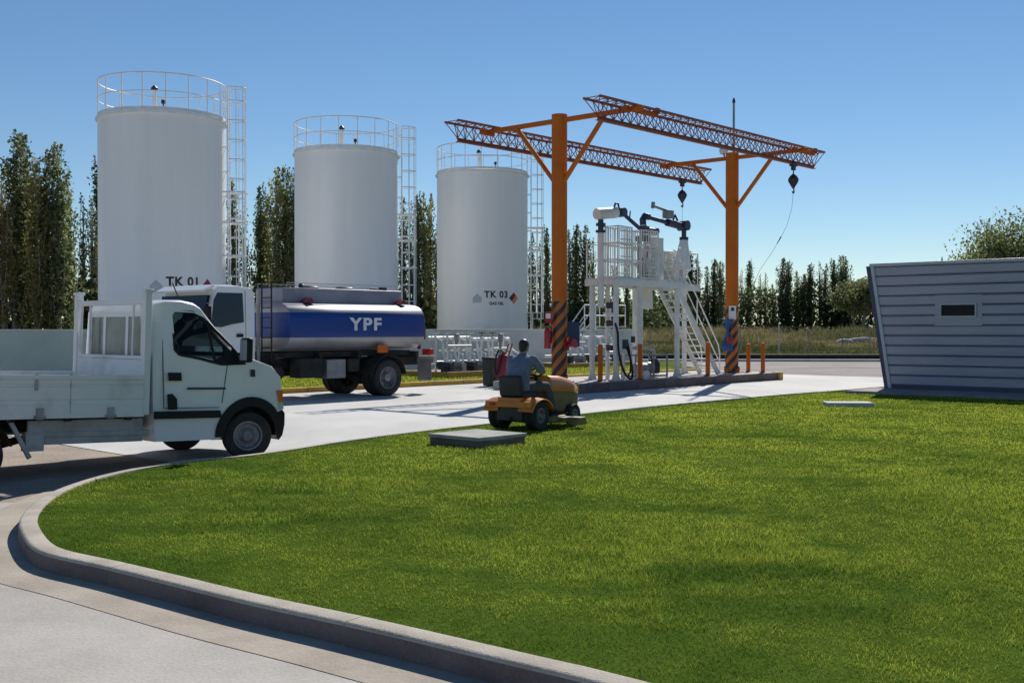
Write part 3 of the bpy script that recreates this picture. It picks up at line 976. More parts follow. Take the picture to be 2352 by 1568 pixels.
t = thing('lightning_rod', 'thin grey lightning rod standing on top of the right orange column', 'lightning rod', yard(P2 + 0.1, 0.0, PH + 0.03), ALPHA)
b = MB(); b.bar((0, 0, 0), (0, 0, 1.75), 0.042, 0.038); b.build('mast', M['greymetal'], t)
b = MB(); b.lathe([(0.03, 1.74), (0.06, 1.78), (0.05, 1.86), (0.01, 1.95)], 10); b.build('tip', M['darkmetal'], t)
t = thing('floodlight', 'round pale floodlight fixed on the right orange column top', 'floodlight', yard(P2 - 0.05, 0.28, PH - 0.1), ALPHA)
b = MB(); b.bar((0, 0, 0), (-0.02, 0.06, 0.18), 0.03); b.build('bracket', M['greymetal'], t)
b = MB(); b.lathe([(0.05, 0), (0.14, 0.06), (0.17, 0.16), (0.15, 0.2)], 18, Matrix.Translation((-0.05, 0.08, 0.3)) @ Matrix.Rotation(R(120), 4, 'Y')); b.build('lamp_head', M['white'], t)

# bollards
bol_spots = [(1.15, -0.62, 1.10, 'orange steel bollard just right of the left striped column'), (2.95, -0.78, 1.10, 'orange bollard in front of the platform left legs'),
             (6.75, -0.82, 1.12, 'orange bollard at the foot of the white stairs'), (10.8, 0.0, 1.02, 'orange bollard just right of the right striped column'),
             (10.75, -0.62, 1.06, 'rightmost orange bollard, at the yellow corner of the island')]
for k, (a, y, h, lab) in enumerate(bol_spots):
    t = thing('bollard', lab, 'bollard', yard(a, y, IZ), ALPHA, 'orange bollards on the loading island')
    b = MB(); b.lathe([(0.075, 0), (0.075, h - 0.03), (0.06, h - 0.005), (0.02, h)], 18); b.build('post', M['orange'], t)
    b = MB(); b.lathe([(0.13, 0), (0.13, 0.02), (0.09, 0.03)], 18); b.build('base_flange', M['black'], t)

# things fixed to the columns
t = thing('fire_extinguisher', 'red fire extinguisher hung on the left striped column', 'fire extinguisher', yard(-0.42, 0.10, 1.25), ALPHA)
b = MB(); b.lathe([(0.02, 0), (0.1, 0.01), (0.1, 0.5), (0.07, 0.58), (0.03, 0.62), (0.03, 0.66)], 18); b.build('cylinder', M['red'], t)
b = MB(); b.box((0, 0, 0.7), (0.09, 0.05, 0.07)); b.bar((0, 0, 0.73), (-0.14, 0, 0.78), 0.014); b.bar((0, 0, 0.7), (-0.15, 0, 0.7), 0.012); b.build('valve_handle', M['black'], t)
b = MB(); b.tube([(0.03, 0, 0.69), (0.14, -0.02, 0.6), (0.15, -0.03, 0.35), (0.12, -0.03, 0.15)], 0.017); b.build('hose', M['black'], t)
t = thing('extinguisher_sign', 'small pinkish red sign above the extinguisher on the left column', 'sign', yard(-0.40, 0.06, 2.0), ALPHA)
b = MB(); b.box((-0.02, 0, 0.16), (0.02, 0.26, 0.34)); b.build('plate', M['red'], t, bevel=0.004)
b = MB(); b.box((-0.034, 0, 0.2), (0.006, 0.18, 0.14)); b.build('panel', M['white'], t)
t = thing('notice_board', 'dark blue board fixed to the right side of left striped column', 'board', yard(0.55, -0.04, 1.30), ALPHA + R(-40))
b = MB(); b.box((0, 0, 0.37), (0.44, 0.03, 0.74)); b.build('panel', M['navy'], t, bevel=0.01)
b = MB(); b.beam((-0.3, 0.03, 0.55), (0, 0.03, 0.55), 0.03, 0.03); b.beam((-0.3, 0.03, 0.2), (0, 0.03, 0.2), 0.03, 0.03); b.build('bracket', M['greymetal'], t)
t = thing('alarm_beacon', 'bright red alarm horn on the left striped column', 'alarm', yard(0.02, -0.25, 1.36), ALPHA)
b = MB(); b.lathe([(0.06, 0), (0.07, 0.1), (0.14, 0.26)], 16, Matrix.Translation((0.04, -0.02, 0.0)) @ Matrix.Rotation(R(78), 4, 'X')); b.lathe([(0.05, 0), (0.06, 0.1), (0.12, 0.24)], 16, Matrix.Translation((0.1, 0.0, 0.08)) @ Matrix.Rotation(R(90), 4, 'Y')); b.build('horn', M['red'], t)
b = MB(); b.lathe([(0.06, 0), (0.06, 0.1), (0.02, 0.15)], 14, Matrix.Translation((0, -0.05, 0.12))); b.build('beacon', M['redlamp'], t)
b = MB(); b.box((0, 0.0, 0.0), (0.2, 0.06, 0.3)); b.build('junction_box', M['darkred'], t, bevel=0.01)
t = thing('warning_sign', 'white rectangular sign on the right striped column', 'sign', yard(P2 - 0.2, -0.12, 2.16), ALPHA - R(32))
b = MB(); b.box((0, -0.04, 0.24), (0.28, 0.012, 0.48)); b.build('plate', M['white'], t)
b = MB(); b.box((0, -0.05, 0.36), (0.12, 0.008, 0.12)); b.build('pictogram', M['ink'], t)
t = thing('hose_cover', 'bright blue cloth cover hanging on the right striped column', 'cover', yard(P2 - 0.30, -0.02, 1.05), ALPHA)
b = MB()
secs = []
for k in range(13):
    z = k / 12 * 1.12
    w = 0.13 + 0.07 * math.sin(k * 0.55 + 0.6)
    secs.append([Vector((w * 0.8 * math.cos(q) * (1 + 0.18 * math.sin(3 * q + k * 0.4)) - 0.04 * math.sin(k), w * math.sin(q) * (1 + 0.15 * math.cos(4 * q + k)), z)) for q in np.linspace(0, 2 * math.pi, 17)[:-1]])
b.loft(secs); b.build('cover', M['skyblue'], t, smooth=60)
t = thing('emergency_button', 'small dark red call box low on the right striped column', 'call box', yard(P2 - 0.42, -0.16, 1.42), ALPHA)
b = MB(); b.box((0, 0, 0), (0.14, 0.16, 0.26)); b.build('box', M['darkred'], t, bevel=0.015)
b = MB(); b.lathe([(0.035, 0), (0.035, 0.03)], 12, Matrix.Translation((-0.07, 0, 0.03)) @ Matrix.Rotation(R(-90), 4, 'Y')); b.build('button', M['redlamp'], t)

# ------------------------------------------------------------------ loading platform
DZ = 3.37
pl = thing('loading_platform', 'white steel loading platform with stairs between the orange columns', 'platform', yard(0, 0, 0), ALPHA)
b = MB()
b.box((3.7, -0.15, DZ - 0.02), (3.9, 1.1, 0.04)); b.box((6.5, 0.68, DZ - 0.02), (3.3, 0.56, 0.04))
for (x0, x1, y) in ((1.75, 5.65, -0.7), (1.75, 4.85, 0.4), (4.85, 8.15, 0.95), (5.65, 8.15, 0.4)):
    b.beam((x0, y, DZ - 0.14), (x1, y, DZ - 0.14), 0.07, 0.2)
for x in (1.75, 3.1, 4.4, 5.65): b.beam((x, -0.7, DZ - 0.13), (x, 0.4, DZ - 0.13), 0.07, 0.17)
b.beam((8.15, 0.4, DZ - 0.13), (8.15, 0.95, DZ - 0.13), 0.07, 0.17); b.beam((4.85, 0.4, DZ - 0.13), (4.85, 0.95, DZ - 0.13), 0.07, 0.17)
b.build('deck', M['steelwhite'], pl)
for (x, y) in ((1.95, -0.6), (3.2, -0.6), (5.25, -0.6), (1.95, 0.3), (4.95, 0.85), (7.9, 0.85)):
    c = MB()
    c.bar((x, y, IZ + 0.02), (x, y, DZ - 0.2), 0.085, n=16)
    c.box((x, y, IZ + 0.02), (0.34, 0.34, 0.03))
    for q in (0, 1):
        c.prism([(0.08, 0.03), (0.17, 0.03), (0.08, 0.25)], (x, y - 0.006 if q == 0 else y, IZ), (1 if q == 0 else 0, q, 0), (0, 0, 1), (0, 0.012, 0) if q == 0 else (0.012, 0, 0), 1)
        c.prism([(-0.08, 0.03), (-0.17, 0.03), (-0.08, 0.25)], (x, y - 0.006 if q == 0 else y, IZ), (1 if q == 0 else 0, q, 0), (0, 0, 1), (0, 0.012, 0) if q == 0 else (0.012, 0, 0), 1)
    c.build('leg', M['steelwhite'], pl)
def rail(pts, name='guard_rail', posts=True, h=1.05, mid=True):
    g = MB()
    P = [Vector(p) for p in pts]
    g.tube([p + Vector((0, 0, h)) for p in P], 0.024)
    if mid: g.tube([p + Vector((0, 0, h * 0.52)) for p in P], 0.02)
    for i in range(len(P) - 1):
        L = (P[i + 1] - P[i]).length
        n = max(1, round(L / 1.1))
        for k in range(n + (1 if i == len(P) - 2 else 0)):
            p = P[i].lerp(P[i + 1], k / n)
            g.bar(p, p + Vector((0, 0, h)), 0.022, n=8)
    g.build(name, M['railwhite'], pl)
rail([(3.6, -0.68, DZ), (1.78, -0.68, DZ), (1.78, 0.38, DZ), (4.87, 0.38, DZ), (4.87, 0.93, DZ), (8.1, 0.93, DZ), (8.1, 0.44, DZ)])
rail([(6.0, 0.44, DZ), (8.1, 0.44, DZ)])
rail([(5.2, -0.68, DZ), (5.62, -0.68, DZ), (5.62, -0.62, DZ)])
# stairs
S0, S1 = Vector((5.4, 0, DZ - 0.05)), Vector((8.05, 0, IZ + 0.02))
for y in (-0.42, 0.3):
    s = MB()
    s.beam((S0.x, y, S0.z), (S1.x, y, S1.z), 0.04, 0.2)
    s.build('stringer', M['steelwhite'], pl)
    h = MB()
    h.tube([(S0.x - 0.1, y, S0.z + 1.05), (S0.x + 0.1, y, S0.z + 1.0), (S1.x, y, S1.z + 1.0), (S1.x + 0.1, y, S1.z + 0.7), (S1.x + 0.08, y, S1.z)], 0.023)
    h.tube([(S0.x, y, S0.z + 0.55), (S1.x, y, S1.z + 0.5)], 0.019)
    for q in (0.05, 0.5): 
        p = S0.lerp(S1, q); h.bar((p.x, y, p.z), (p.x, y, p.z + 1.0), 0.02)
    h.build('stair_rail', M['railwhite'], pl)
b = MB()
for k in range(14):
    p = S0.lerp(S1, (k + 0.6) / 14)
    b.box((p.x, -0.06, p.z), (0.25, 0.68, 0.045))
b.build('stair_treads', M['steelwhite'], pl)
# folding gangway cages hinged on the deck
def cage(x, y, rz, w, d, h, z0):
    c = MB()
    M4 = Matrix.Translation((x, y, z0)) @ Matrix.Rotation(rz, 4, 'Z')
    tmp = MB()
    for zz in (0.03, h * 0.33, h * 0.66, h):
        tmp.tube([(-w, -d, zz), (w, -d, zz), (w, d, zz), (-w, d, zz)], 0.022, 6, True)
    for (i, j) in ((-1, -1), (1, -1), (1, 1), (-1, 1)):
        tmp.bar((i * w, j * d, 0), (i * w, j * d, h), 0.03, n=8)
    n = 7
    for k in range(1, n):
        u = -1 + 2 * k / n
        for s in (-1, 1):
            tmp.bar((u * w, s * d, 0), (u * w, s * d, h), 0.014, n=5); tmp.bar((s * w, u * d, 0), (s * w, u * d, h), 0.014, n=5)
    for k in range(6):
        zz = h * (k + 0.5) / 6
        tmp.box((0, -d - 0.03, zz), (w * 1.2, 0.16, 0.025))
    c.add(tmp.v, tmp.f, M4)
    c.build('gangway_cage', M['steelwhite'], pl)
cage(2.3, -0.35, R(6), 0.42, 0.3, 1.55, DZ)
cage(3.55, -0.45, R(-5), 0.40, 0.28, 1.5, DZ)
cage(6.3, 0.68, R(4), 0.5, 0.2, 1.05, DZ)
for (c_, s_) in (((4.95, 0.05, DZ + 0.7), (0.4, 0.4, 1.4)), ((7.1, 0.72, DZ + 0.5), (0.7, 0.26, 0.95))):
    b = MB(); b.box(c_, s_); b.build('control_cabinet', M['steelwhite'], pl, bevel=0.02)
# piping below the deck
b = MB()
for (x, y) in ((2.45, 0.1), (2.75, 0.3), (4.5, 0.4)):
    b.tube([(x, y, IZ), (x, y, 1.2), (x, y, DZ - 0.05)], 0.06, 10)
    for z in (0.9, 1.6, 2.3): b.bar((x, y, z - 0.03), (x, y, z + 0.03), 0.12, n=14)
b.tube([(2.45, 0.1, 1.1), (2.9, -0.2, 1.1), (2.9, -0.2, 0.3)], 0.05)
b.build('piping', M['steelwhite'], pl)
for (c_, s_) in [((2.45, 0.0, z), (0.16, 0.2, 0.18)) for z in (1.25, 2.0, 2.55)] + [((2.9, -0.25, 1.35), (0.14, 0.14, 0.3)), ((3.25, -0.3, 1.5), (0.12, 0.1, 0.2))]:
    b = MB(); b.box(c_, s_); b.build('meter', M['darkmetal'], pl, bevel=0.02)
b = MB(); b.box((2.4, -0.1, 2.28), (0.3, 0.02, 0.1)); b.build('label_plate', M['white'], pl)

def hose(pts, name, label, r=0.035):
    t = MB(); t.tube(catmull3(pts), r, 8)
    o = t.build(name, M['black'])
    return tag(o, label, 'hose')
def catmull3(pts, n=7):
    P = [Vector(p) for p in pts]
    P = [P[0] * 2 - P[1]] + P + [P[-1] * 2 - P[-2]]
    out = []
    for i in range(1, len(P) - 2):
        p0, p1, p2, p3 = P[i - 1:i + 3]
        for k in range(n):
            t = k / n
            out.append(0.5 * ((2 * p1) + (p2 - p0) * t + (2 * p0 - 5 * p1 + 4 * p2 - p3) * t * t + (3 * p1 - p0 - 3 * p2 + p3) * t ** 3))
    out.append(P[-2])
    return out
hose([yard(1.75, -0.72, 2.0), yard(1.85, -0.74, 1.7), yard(1.9, -0.75, 1.1), yard(2.15, -0.78, 0.5), yard(2.5, -0.8, 0.33), yard(2.6, -0.7, 0.8), yard(2.62, -0.5, 1.3)], 'loading_hose', 'long black hose looping down from the platform left leg', 0.034)
hose([yard(3.0, -0.25, 1.5), yard(3.02, -0.35, 1.0), yard(2.95, -0.42, 0.55), yard(2.7, -0.5, 0.4)], 'drain_hose', 'short black hose beside the platform pipework', 0.028)

# pump skid standing under the deck
t = thing('pump_skid', 'grey pump and meter set standing under the platform between its legs', 'pump', yard(4.3, 0.0, IZ), ALPHA)
b = MB()
for z in (0.06, 0.72):
    b.tube([(-0.75, -0.35, z), (0.75, -0.35, z), (0.75, 0.35, z), (-0.75, 0.35, z)], 0.03, 6, True)
for i in (-0.75, 0, 0.75):
    for j in (-0.35, 0.35): b.bar((i, j, 0), (i, j, 0.72), 0.03)
b.build('frame', M['greymetal'], t)
b = MB(); b.bar((-0.5, 0, 0.3), (0.1, 0, 0.3), 0.17, n=18); b.bar((0.1, 0, 0.3), (0.3, 0, 0.3), 0.2, n=18); b.build('motor', M['greymetal'], t)
b = MB(); b.lathe([(0.16, 0.12), (0.2, 0.2), (0.2, 0.45), (0.1, 0.6)], 16, Matrix.Translation((0.52, 0, 0))); b.build('pump_body', M['darkmetal'], t)
b = MB(); b.tube([(0.52, 0, 0.55), (0.52, 0, 0.85), (0.2, 0, 0.95), (-0.7, 0, 0.95)], 0.06); b.build('pipe', M['galv'], t)
for (a, y, lab) in ((3.75, -0.45, 'small white canister beside the pump set under the platform'), (10.1, 0.05, 'small white canister lying near the right column foot')):
    t = thing('canister', lab, 'canister', yard(a, y, IZ), ALPHA, 'white canisters on the island')
    b = MB(); b.lathe([(0.1, 0), (0.11, 0.02), (0.11, 0.2), (0.05, 0.26)], 14); b.build('body', M['white'], t)
    b = MB(); b.lathe([(0.035, 0.25), (0.035, 0.3)], 10); b.build('cap', M['darkred'], t)
# red valve wheel set on deck
t = thing('valve_set', 'red valve and piping standing on the platform deck', 'valve', yard(4.25, 0.1, DZ), ALPHA)
b = MB(); b.ring((0, 0, 0), 0.2, 0.03, 20); 
for k in range(4): b.bar((0, 0, 0), (0.2 * math.cos(k * 1.57), 0.2 * math.sin(k * 1.57), 0), 0.018)
b.build('hand_wheel', M['darkred'], t, loc=(0.0, -0.3, 0.75), rot=(R(75), 0, R(20)))
b = MB(); b.lathe([(0.1, 0.3), (0.16, 0.4), (0.16, 0.62), (0.08, 0.75)], 14); b.build('valve_body', M['darkred'], t)
b = MB(); b.bar((0, 0, 0), (0, 0, 0.32), 0.09); b.box((0.1, -0.1, 0.14), (0.4, 0.2, 0.22)); b.build('pipe', M['darkmetal'], t)

# loading arms
def tapered(b, p0, p1, r0, r1): b.bar(p0, p1, r0, r1, 14)
b = MB(); b.bar((0.1, 0, -0.9), (0.1, 0, 1.35), 0.10, n=14); t = b.build('loading_arm', M['steelwhite'], pl, loc=(1.62, -0.2, DZ))
t['label'] = 'left loading arm with white actuator drum and dark bent pipe'
b = MB(); b.bar((0.1, 0, 1.35), (0.1, 0, 1.75), 0.085); b.bar((0.1, 0, 1.36), (0.1, 0, 1.43), 0.16, n=14); b.bar((0.1, 0, 1.56), (0.1, 0, 1.64), 0.15, n=14); b.build('swivel', M['bluemetal'], t)
b = MB(); b.bar((-0.1, 0, 1.9), (0.72, -0.1, 2.0), 0.17, n=18); b.build('spring_drum', M['steelwhite'], t)
b = MB()
b.bar((0.7, -0.1, 2.0), (1.05, -0.12, 2.0), 0.07); b.bar((0.98, -0.26, 2.02), (0.98, 0.04, 2.02), 0.14, n=14); b.tube([(0.62, -0.1, 2.1), (0.7, -0.1, 2.28), (0.84, -0.1, 2.28), (0.9, -0.1, 2.1)], 0.03)
b.tube([(1.05, -0.12, 2.0), (1.5, -0.14, 1.78), (2.05, -0.16, 1.52)], 0.06); b.bar((1.38, -0.14, 1.85), (1.42, -0.14, 2.1), 0.02)
b.build('arm_pipe', M['bluemetal'], t)
b = MB(); b.bar((2.05, -0.16, 1.7), (2.12, -0.16, 1.2), 0.13, 0.1, 14); b.build('elbow', M['bluemetal'], t)
b = MB(); b.tube([(1.75, -0.15, 1.2), (1.8, -0.15, 1.3), (1.95, -0.15, 1.3), (2.0, -0.15, 1.2)], 0.07); b.bar((1.85, -0.15, 0.2), (1.85, -0.15, 1.25), 0.06); b.build('drop_pipe', M['greymetal'], t)
b = MB(); b.bar((0, 0, -0.9), (0, 0, 1.05), 0.2, 0.17, 16); t = b.build('loading_arm', M['steelwhite'], pl, loc=(4.55, 0.1, DZ))
t['label'] = 'right loading arm, dark blue, with pale cone shaped drop sleeve'
b = MB(); b.bar((0, 0, 1.05), (0, 0, 1.75), 0.09); b.bar((0, 0, 1.5), (0, 0, 1.58), 0.15, n=14)
b.bar((-0.05, 0, 1.62), (0.42, -0.04, 1.62), 0.1, n=12); b.lathe([(0.02, 0), (0.12, 0.05), (0.12, 0.12), (0.02, 0.2)], 12, Matrix.Translation((0.38, -0.04, 1.62)) @ Matrix.Rotation(R(90), 4, 'Y'))
b.tube([(-0.05, 0, 1.62), (-0.2, 0, 1.75), (-0.22, 0, 1.95), (-0.1, 0, 2.08), (0.1, 0, 2.06)], 0.11); b.build('swivel', M['bluemetal'], t)
b = MB(); b.tube([(0.1, 0, 2.05), (1.0, -0.06, 1.95), (1.3, -0.08, 1.93)], 0.07); b.bar((1.05, -0.07, 1.95), (2.0, -0.12, 1.86), 0.12, n=14); b.bar((1.95, -0.3, 1.9), (1.95, 0.06, 1.9), 0.17, n=16)
b.tube([(1.35, -0.08, 2.0), (1.5, -0.09, 2.22), (1.62, -0.1, 2.05)], 0.035); b.build('arm_pipe', M['bluemetal'], t)
b = MB(); b.bar((0.32, -0.02, 2.44), (1.25, -0.08, 2.3), 0.045); b.bar((0.3, -0.02, 2.36), (0.34, -0.02, 2.56), 0.06); b.box((1.12, -0.07, 2.22), (0.36, 0.22, 0.26)); b.build('balance_spring', M['greymetal'], t, bevel=0.01)
b = MB(); b.bar((1.98, -0.12, 1.5), (1.98, -0.12, 1.9), 0.08); b.bar((1.98, -0.12, 1.42), (1.98, -0.12, 1.52), 0.15, n=14); b.build('elbow', M['bluemetal'], t)
b = MB(); b.lathe([(0.30, 0), (0.31, 0.02), (0.15, 0.9), (0.14, 1.0)], 20, Matrix.Translation((1.86, -0.12, 0.42)) @ Matrix.Rotation(R(7), 4, 'Y')); b.build('drop_sleeve', M['white'], t)
b = MB(); b.bar((1.8, -0.12, 0.05), (1.83, -0.12, 0.45), 0.06); b.build('drop_pipe', M['galv'], t)

# ------------------------------------------------------------------ pump manifold by the tank wall
def manifold(a, y, label, n, red):
    t = thing('pump_manifold', label, 'pump manifold', yard(a, y, 0.0), ALPHA, 'pump manifolds before the tank wall')
    b = MB(); b.box((1.9, 0.9, 0.15), (4.4, 2.2, 0.3)); b.build('pad', M['island'], t, bevel=0.015)
    b = MB()
    for (c, s) in (((1.9, -0.26, 0.16), (4.56, 0.12, 0.33)), ((1.9, 2.06, 0.16), (4.56, 0.12, 0.33)), ((-0.34, 0.9, 0.16), (0.12, 2.19, 0.33)), ((4.14, 0.9, 0.16), (0.12, 2.19, 0.33))): b.box(c, s)
    b.build('pad_kerb', M['yellow'], t, bevel=0.015)
    b = MB()
    b.bar((-0.2, 0.9, 1.5), (1.9, 0.9, 1.5), 0.07); b.bar((2.1, 0.9, 1.44), (4.1, 0.9, 1.44), 0.07)
    b.bar((0.2, 0.3, 1.22), (1.4, 0.3, 1.22), 0.045); b.bar((2.6, 0.3, 1.1), (3.4, 0.3, 1.1), 0.045); b.bar((0, 1.5, 0.6), (4, 1.5, 0.6), 0.07)
    for k in range(n):
        x = 0.2 + 3.6 * k / (n - 1)
        b.tube([(x, 0.9, 1.5), (x, 0.6, 1.4), (x, 0.5, 0.9), (x, 0.35, 0.5)], 0.045, 8)
        for z in (0.72, 1.1): b.bar((x, 0.48, z - 0.02), (x, 0.48, z + 0.02), 0.1, n=12)
        b.box((x, 0.9, 0.85), (0.06, 0.06, 1.2)); b.tube([(x + 0.18, 0.3, 0.35), (x + 0.18, 0.3, 0.9), (x + 0.18, 0.6, 1.05), (x + 0.18, 0.9, 1.05)], 0.035, 8); b.bar((x + 0.18, 0.3, 0.66), (x + 0.18, 0.3, 0.70), 0.08, n=10)
    b.build('white_piping', M['railwhite'], t)
    for k in range(n):
        x = 0.2 + 3.6 * k / (n - 1)
        p = MB(); p.bar((x - 0.02, 0.05, 0.52), (x - 0.02, 0.62, 0.52), 0.12, n=14); p.box((x, 0.3, 0.36), (0.2, 0.5, 0.12)); p.bar((x, 0.62, 0.52), (x, 0.74, 0.52), 0.15, n=14)
        p.build('pump', M['greymetal'] if k % 2 else M['darkmetal'], t)
        w = MB(); w.ring((x, 0.9, 1.68), 0.11, 0.018, 16); w.bar((x, 0.9, 1.5), (x, 0.9, 1.7), 0.014)
        w.bar((x - 0.1, 0.9, 1.68), (x + 0.1, 0.9, 1.68), 0.01)
        w.build('valve_wheel', M['darkred'] if (k in red) else M['railwhite'], t)
    return t
manifold(2.7, 7.2, 'white pump and valve manifold on a yellow kerbed pad behind the mower', 7, (4, 5))
manifold(13.2, 10.2, 'second valve manifold, seen through the platform legs', 5, (1, 2, 3))
for (u, dpt, lab) in ((1048, 41.0, 'grey sign post standing in the white pump manifold'), (1149, 41.8, 'grey sign post beside the red wheeled extinguisher')):
    x = (u - CX) / FPX * dpt
    t = thing('lamp_post', lab, 'post', (x, dpt, 0.1), ALPHA, 'short grey posts by the pumps')
    b = MB(); b.bar((0, 0, 0), (0, 0, 1.3), 0.045); b.build('post', M['greymetal'], t)
    b = MB(); b.box((0, 0, 1.4), (0.14, 0.14, 0.3)); b.build('head', M['greymetal'], t, bevel=0.02)

# wheeled extinguisher on the concrete behind the mower
p = at(1149, 888, 0.008)
t = thing('wheeled_extinguisher', 'large dark red wheeled fire extinguisher standing left of the mower driver', 'fire extinguisher', (p.x, p.y, 0.008), R(20))
b = MB(); b.lathe([(0.04, 0.1), (0.17, 0.14), (0.18, 0.2), (0.18, 0.88), (0.13, 1.0), (0.05, 1.05), (0.05, 1.1)], 22, Matrix.Rotation(R(6), 4, 'Y')); b.build('cylinder', M['darkred'], t)
for s in (-1, 1):
    b = MB(); b.ring((0, 0, 0), 0.14, 0.035, 20, 8); b.lathe([(0.12, -0.015), (0.12, 0.015)], 16); b.build('wheel', M['rubber'], t, loc=(0.02, 0.24 * s, 0.17), rot=(R(90), 0, 0))
b = MB(); b.tube([(0.05, -0.15, 0.15), (0.2, -0.16, 0.9), (0.34, -0.16, 1.35), (0.34, 0.16, 1.35), (0.2, 0.16, 0.9), (0.05, 0.15, 0.15)], 0.022); b.build('handle', M['darkred'], t)
b = MB(); b.tube(catmull3([(0.1, 0, 1.1), (-0.1, -0.15, 1.15), (-0.24, -0.2, 0.8), (-0.2, -0.22, 0.4), (-0.1, -0.22, 0.7), (0, -0.18, 1.0)]), 0.024); b.build('hose', M['black'], t)
t = thing('waste_bin', 'dark green bin beside the red wheeled extinguisher', 'bin', (p.x - 0.32, p.y + 0.5, 0.0), ALPHA)
b = MB(); b.box((0, 0, 0.45), (0.34, 0.34, 0.86), taper=1.12); b.build('body', M['mower_dark'], t, bevel=0.02)
b = MB(); b.box((0, 0, 0.9), (0.42, 0.42, 0.05)); b.build('lid', M['black'], t, bevel=0.015)

# ------------------------------------------------------------------ grey clad building on the right
BD = Vector((FA[1], -FA[0], 0))                        # along the front wall, towards the camera
BN = Vector((FA[0], FA[1], 0))                         # away from the camera
BC = Vector((10.43, 31.2, 0.1))
bld = thing('clad_building', 'grey metal clad building with leaning end wall and slot window', 'building', tuple(BC), math.atan2(BD.y, BD.x))
# local axes: x along the front wall towards the camera, y away behind the wall
BL, BW, BZ = 14.0, 8.0, 3.45
def lean(z): return -0.54 * (z - 0.0) / BZ
b = MB()
for z0, z1, dy in ((0.22, BZ - 0.02, 0.045),):
    b.add([(lean(z0) + 0.05, dy, z0), (BL, dy, z0), (BL, BW, z0), (lean(z0) + 0.05, BW, z0), (lean(z1) + 0.05, dy, z1), (BL, dy, z1), (BL, BW, z1), (lean(z1) + 0.05, BW, z1)],
          [(0, 3, 2, 1), (4, 5, 6, 7), (0, 1, 5, 4), (1, 2, 6, 5), (2, 3, 7, 6), (3, 0, 4, 7)])
b.build('core', M['cladbase'], bld)
b = MB()
NB = 12
zz = np.linspace(0.18, BZ, NB + 1)
WX0, WX1, WZ0, WZ1 = 1.38, 2.34, 2.04, 2.40
for k in range(NB):
    z0, z1 = zz[k], zz[k + 1]
    g = (z1 - z0)
    def board(xa, xb, za, zb, first):
        la, lb = (lean(za) + 0.06 if first else 0), (lean(zb) + 0.06 if first else 0)
        prof = [(0.0, za + 0.018), (-0.022, za + 0.045), (-0.022, zb - 0.035), (-0.008, zb - 0.012), (0.0, zb - 0.002)]
        n = len(prof)
        vs = []
        for (y, z) in prof: vs.append((xa + (lean(z) + 0.06 if first else 0), y, z))
        for (y, z) in prof: vs.append((xb, y, z))
        b.add(vs, [(i, i + 1, n + i + 1, n + i) for i in range(n - 1)] + [tuple(range(n - 1, -1, -1)), tuple(range(n, 2 * n))])
    if z1 > WZ0 - 0.12 and z0 < WZ1 + 0.12:
        board(0, WX0 - 0.14, z0, z1, True); board(WX1 + 0.14, BL, z0, z1, False)
    else:
        board(0, BL, z0, z1, True)
b.build('cladding', M['clad'], bld, smooth=25)
zs = [z for z in zz if z > WZ1 + 0.12]
zt = min(zs); zb_ = max(z for z in zz if z < WZ0 - 0.12)
w = MB()
xa, xb = WX0 - 0.14, WX1 + 0.14
w.box(((xa + WX0) / 2, -0.005, (zb_ + zt) / 2), (WX0 - xa, 0.05, zt - zb_)); w.box(((xb + WX1) / 2, -0.005, (zb_ + zt) / 2), (xb - WX1, 0.05, zt - zb_))
w.box(((WX0 + WX1) / 2, -0.005, (zt + WZ1) / 2), (WX1 - WX0, 0.05, zt - WZ1)); w.box(((WX0 + WX1) / 2, -0.005, (zb_ + WZ0) / 2), (WX1 - WX0, 0.05, WZ0 - zb_))
wo = w.build('window_surround', M['clad'], bld)
w = MB()
t_ = 0.035
w.box(((WX0 + WX1) / 2, -0.02, WZ1 - t_ / 2), (WX1 - WX0, 0.1, t_)); w.box(((WX0 + WX1) / 2, -0.02, WZ0 + t_ / 2), (WX1 - WX0, 0.1, t_))
w.box((WX0 + t_ / 2, -0.02, (WZ0 + WZ1) / 2), (t_, 0.1, WZ1 - WZ0 - 2 * t_)); w.box((WX1 - t_ / 2, -0.02, (WZ0 + WZ1) / 2), (t_, 0.1, WZ1 - WZ0 - 2 * t_))
wf = w.build('window', M['cladtrim'], bld)
w = MB(); w.box(((WX0 + WX1) / 2, 0.028, (WZ0 + WZ1) / 2), (WX1 - WX0 - 2 * t_, 0.02, WZ1 - WZ0 - 2 * t_)); w.build('pane', M['paneglass'], wf)
b = MB()
b.add([(lean(0.1) - 0.03, -0.05, 0.1), (lean(0.1) + 0.07, -0.05, 0.1), (lean(BZ) + 0.07, -0.05, BZ + 0.03), (lean(BZ) - 0.03, -0.05, BZ + 0.03), (lean(0.1) - 0.03, 0.1, 0.1), (lean(0.1) + 0.07, 0.1, 0.1), (lean(BZ) + 0.07, 0.1, BZ + 0.03), (lean(BZ) - 0.03, 0.1, BZ + 0.03)],
      [(0, 1, 2, 3), (7, 6, 5, 4), (0, 4, 5, 1), (1, 5, 6, 2), (2, 6, 7, 3), (3, 7, 4, 0)])
b.build('corner_trim', M['cladtrim'], bld, bevel=0.008)
b = MB()
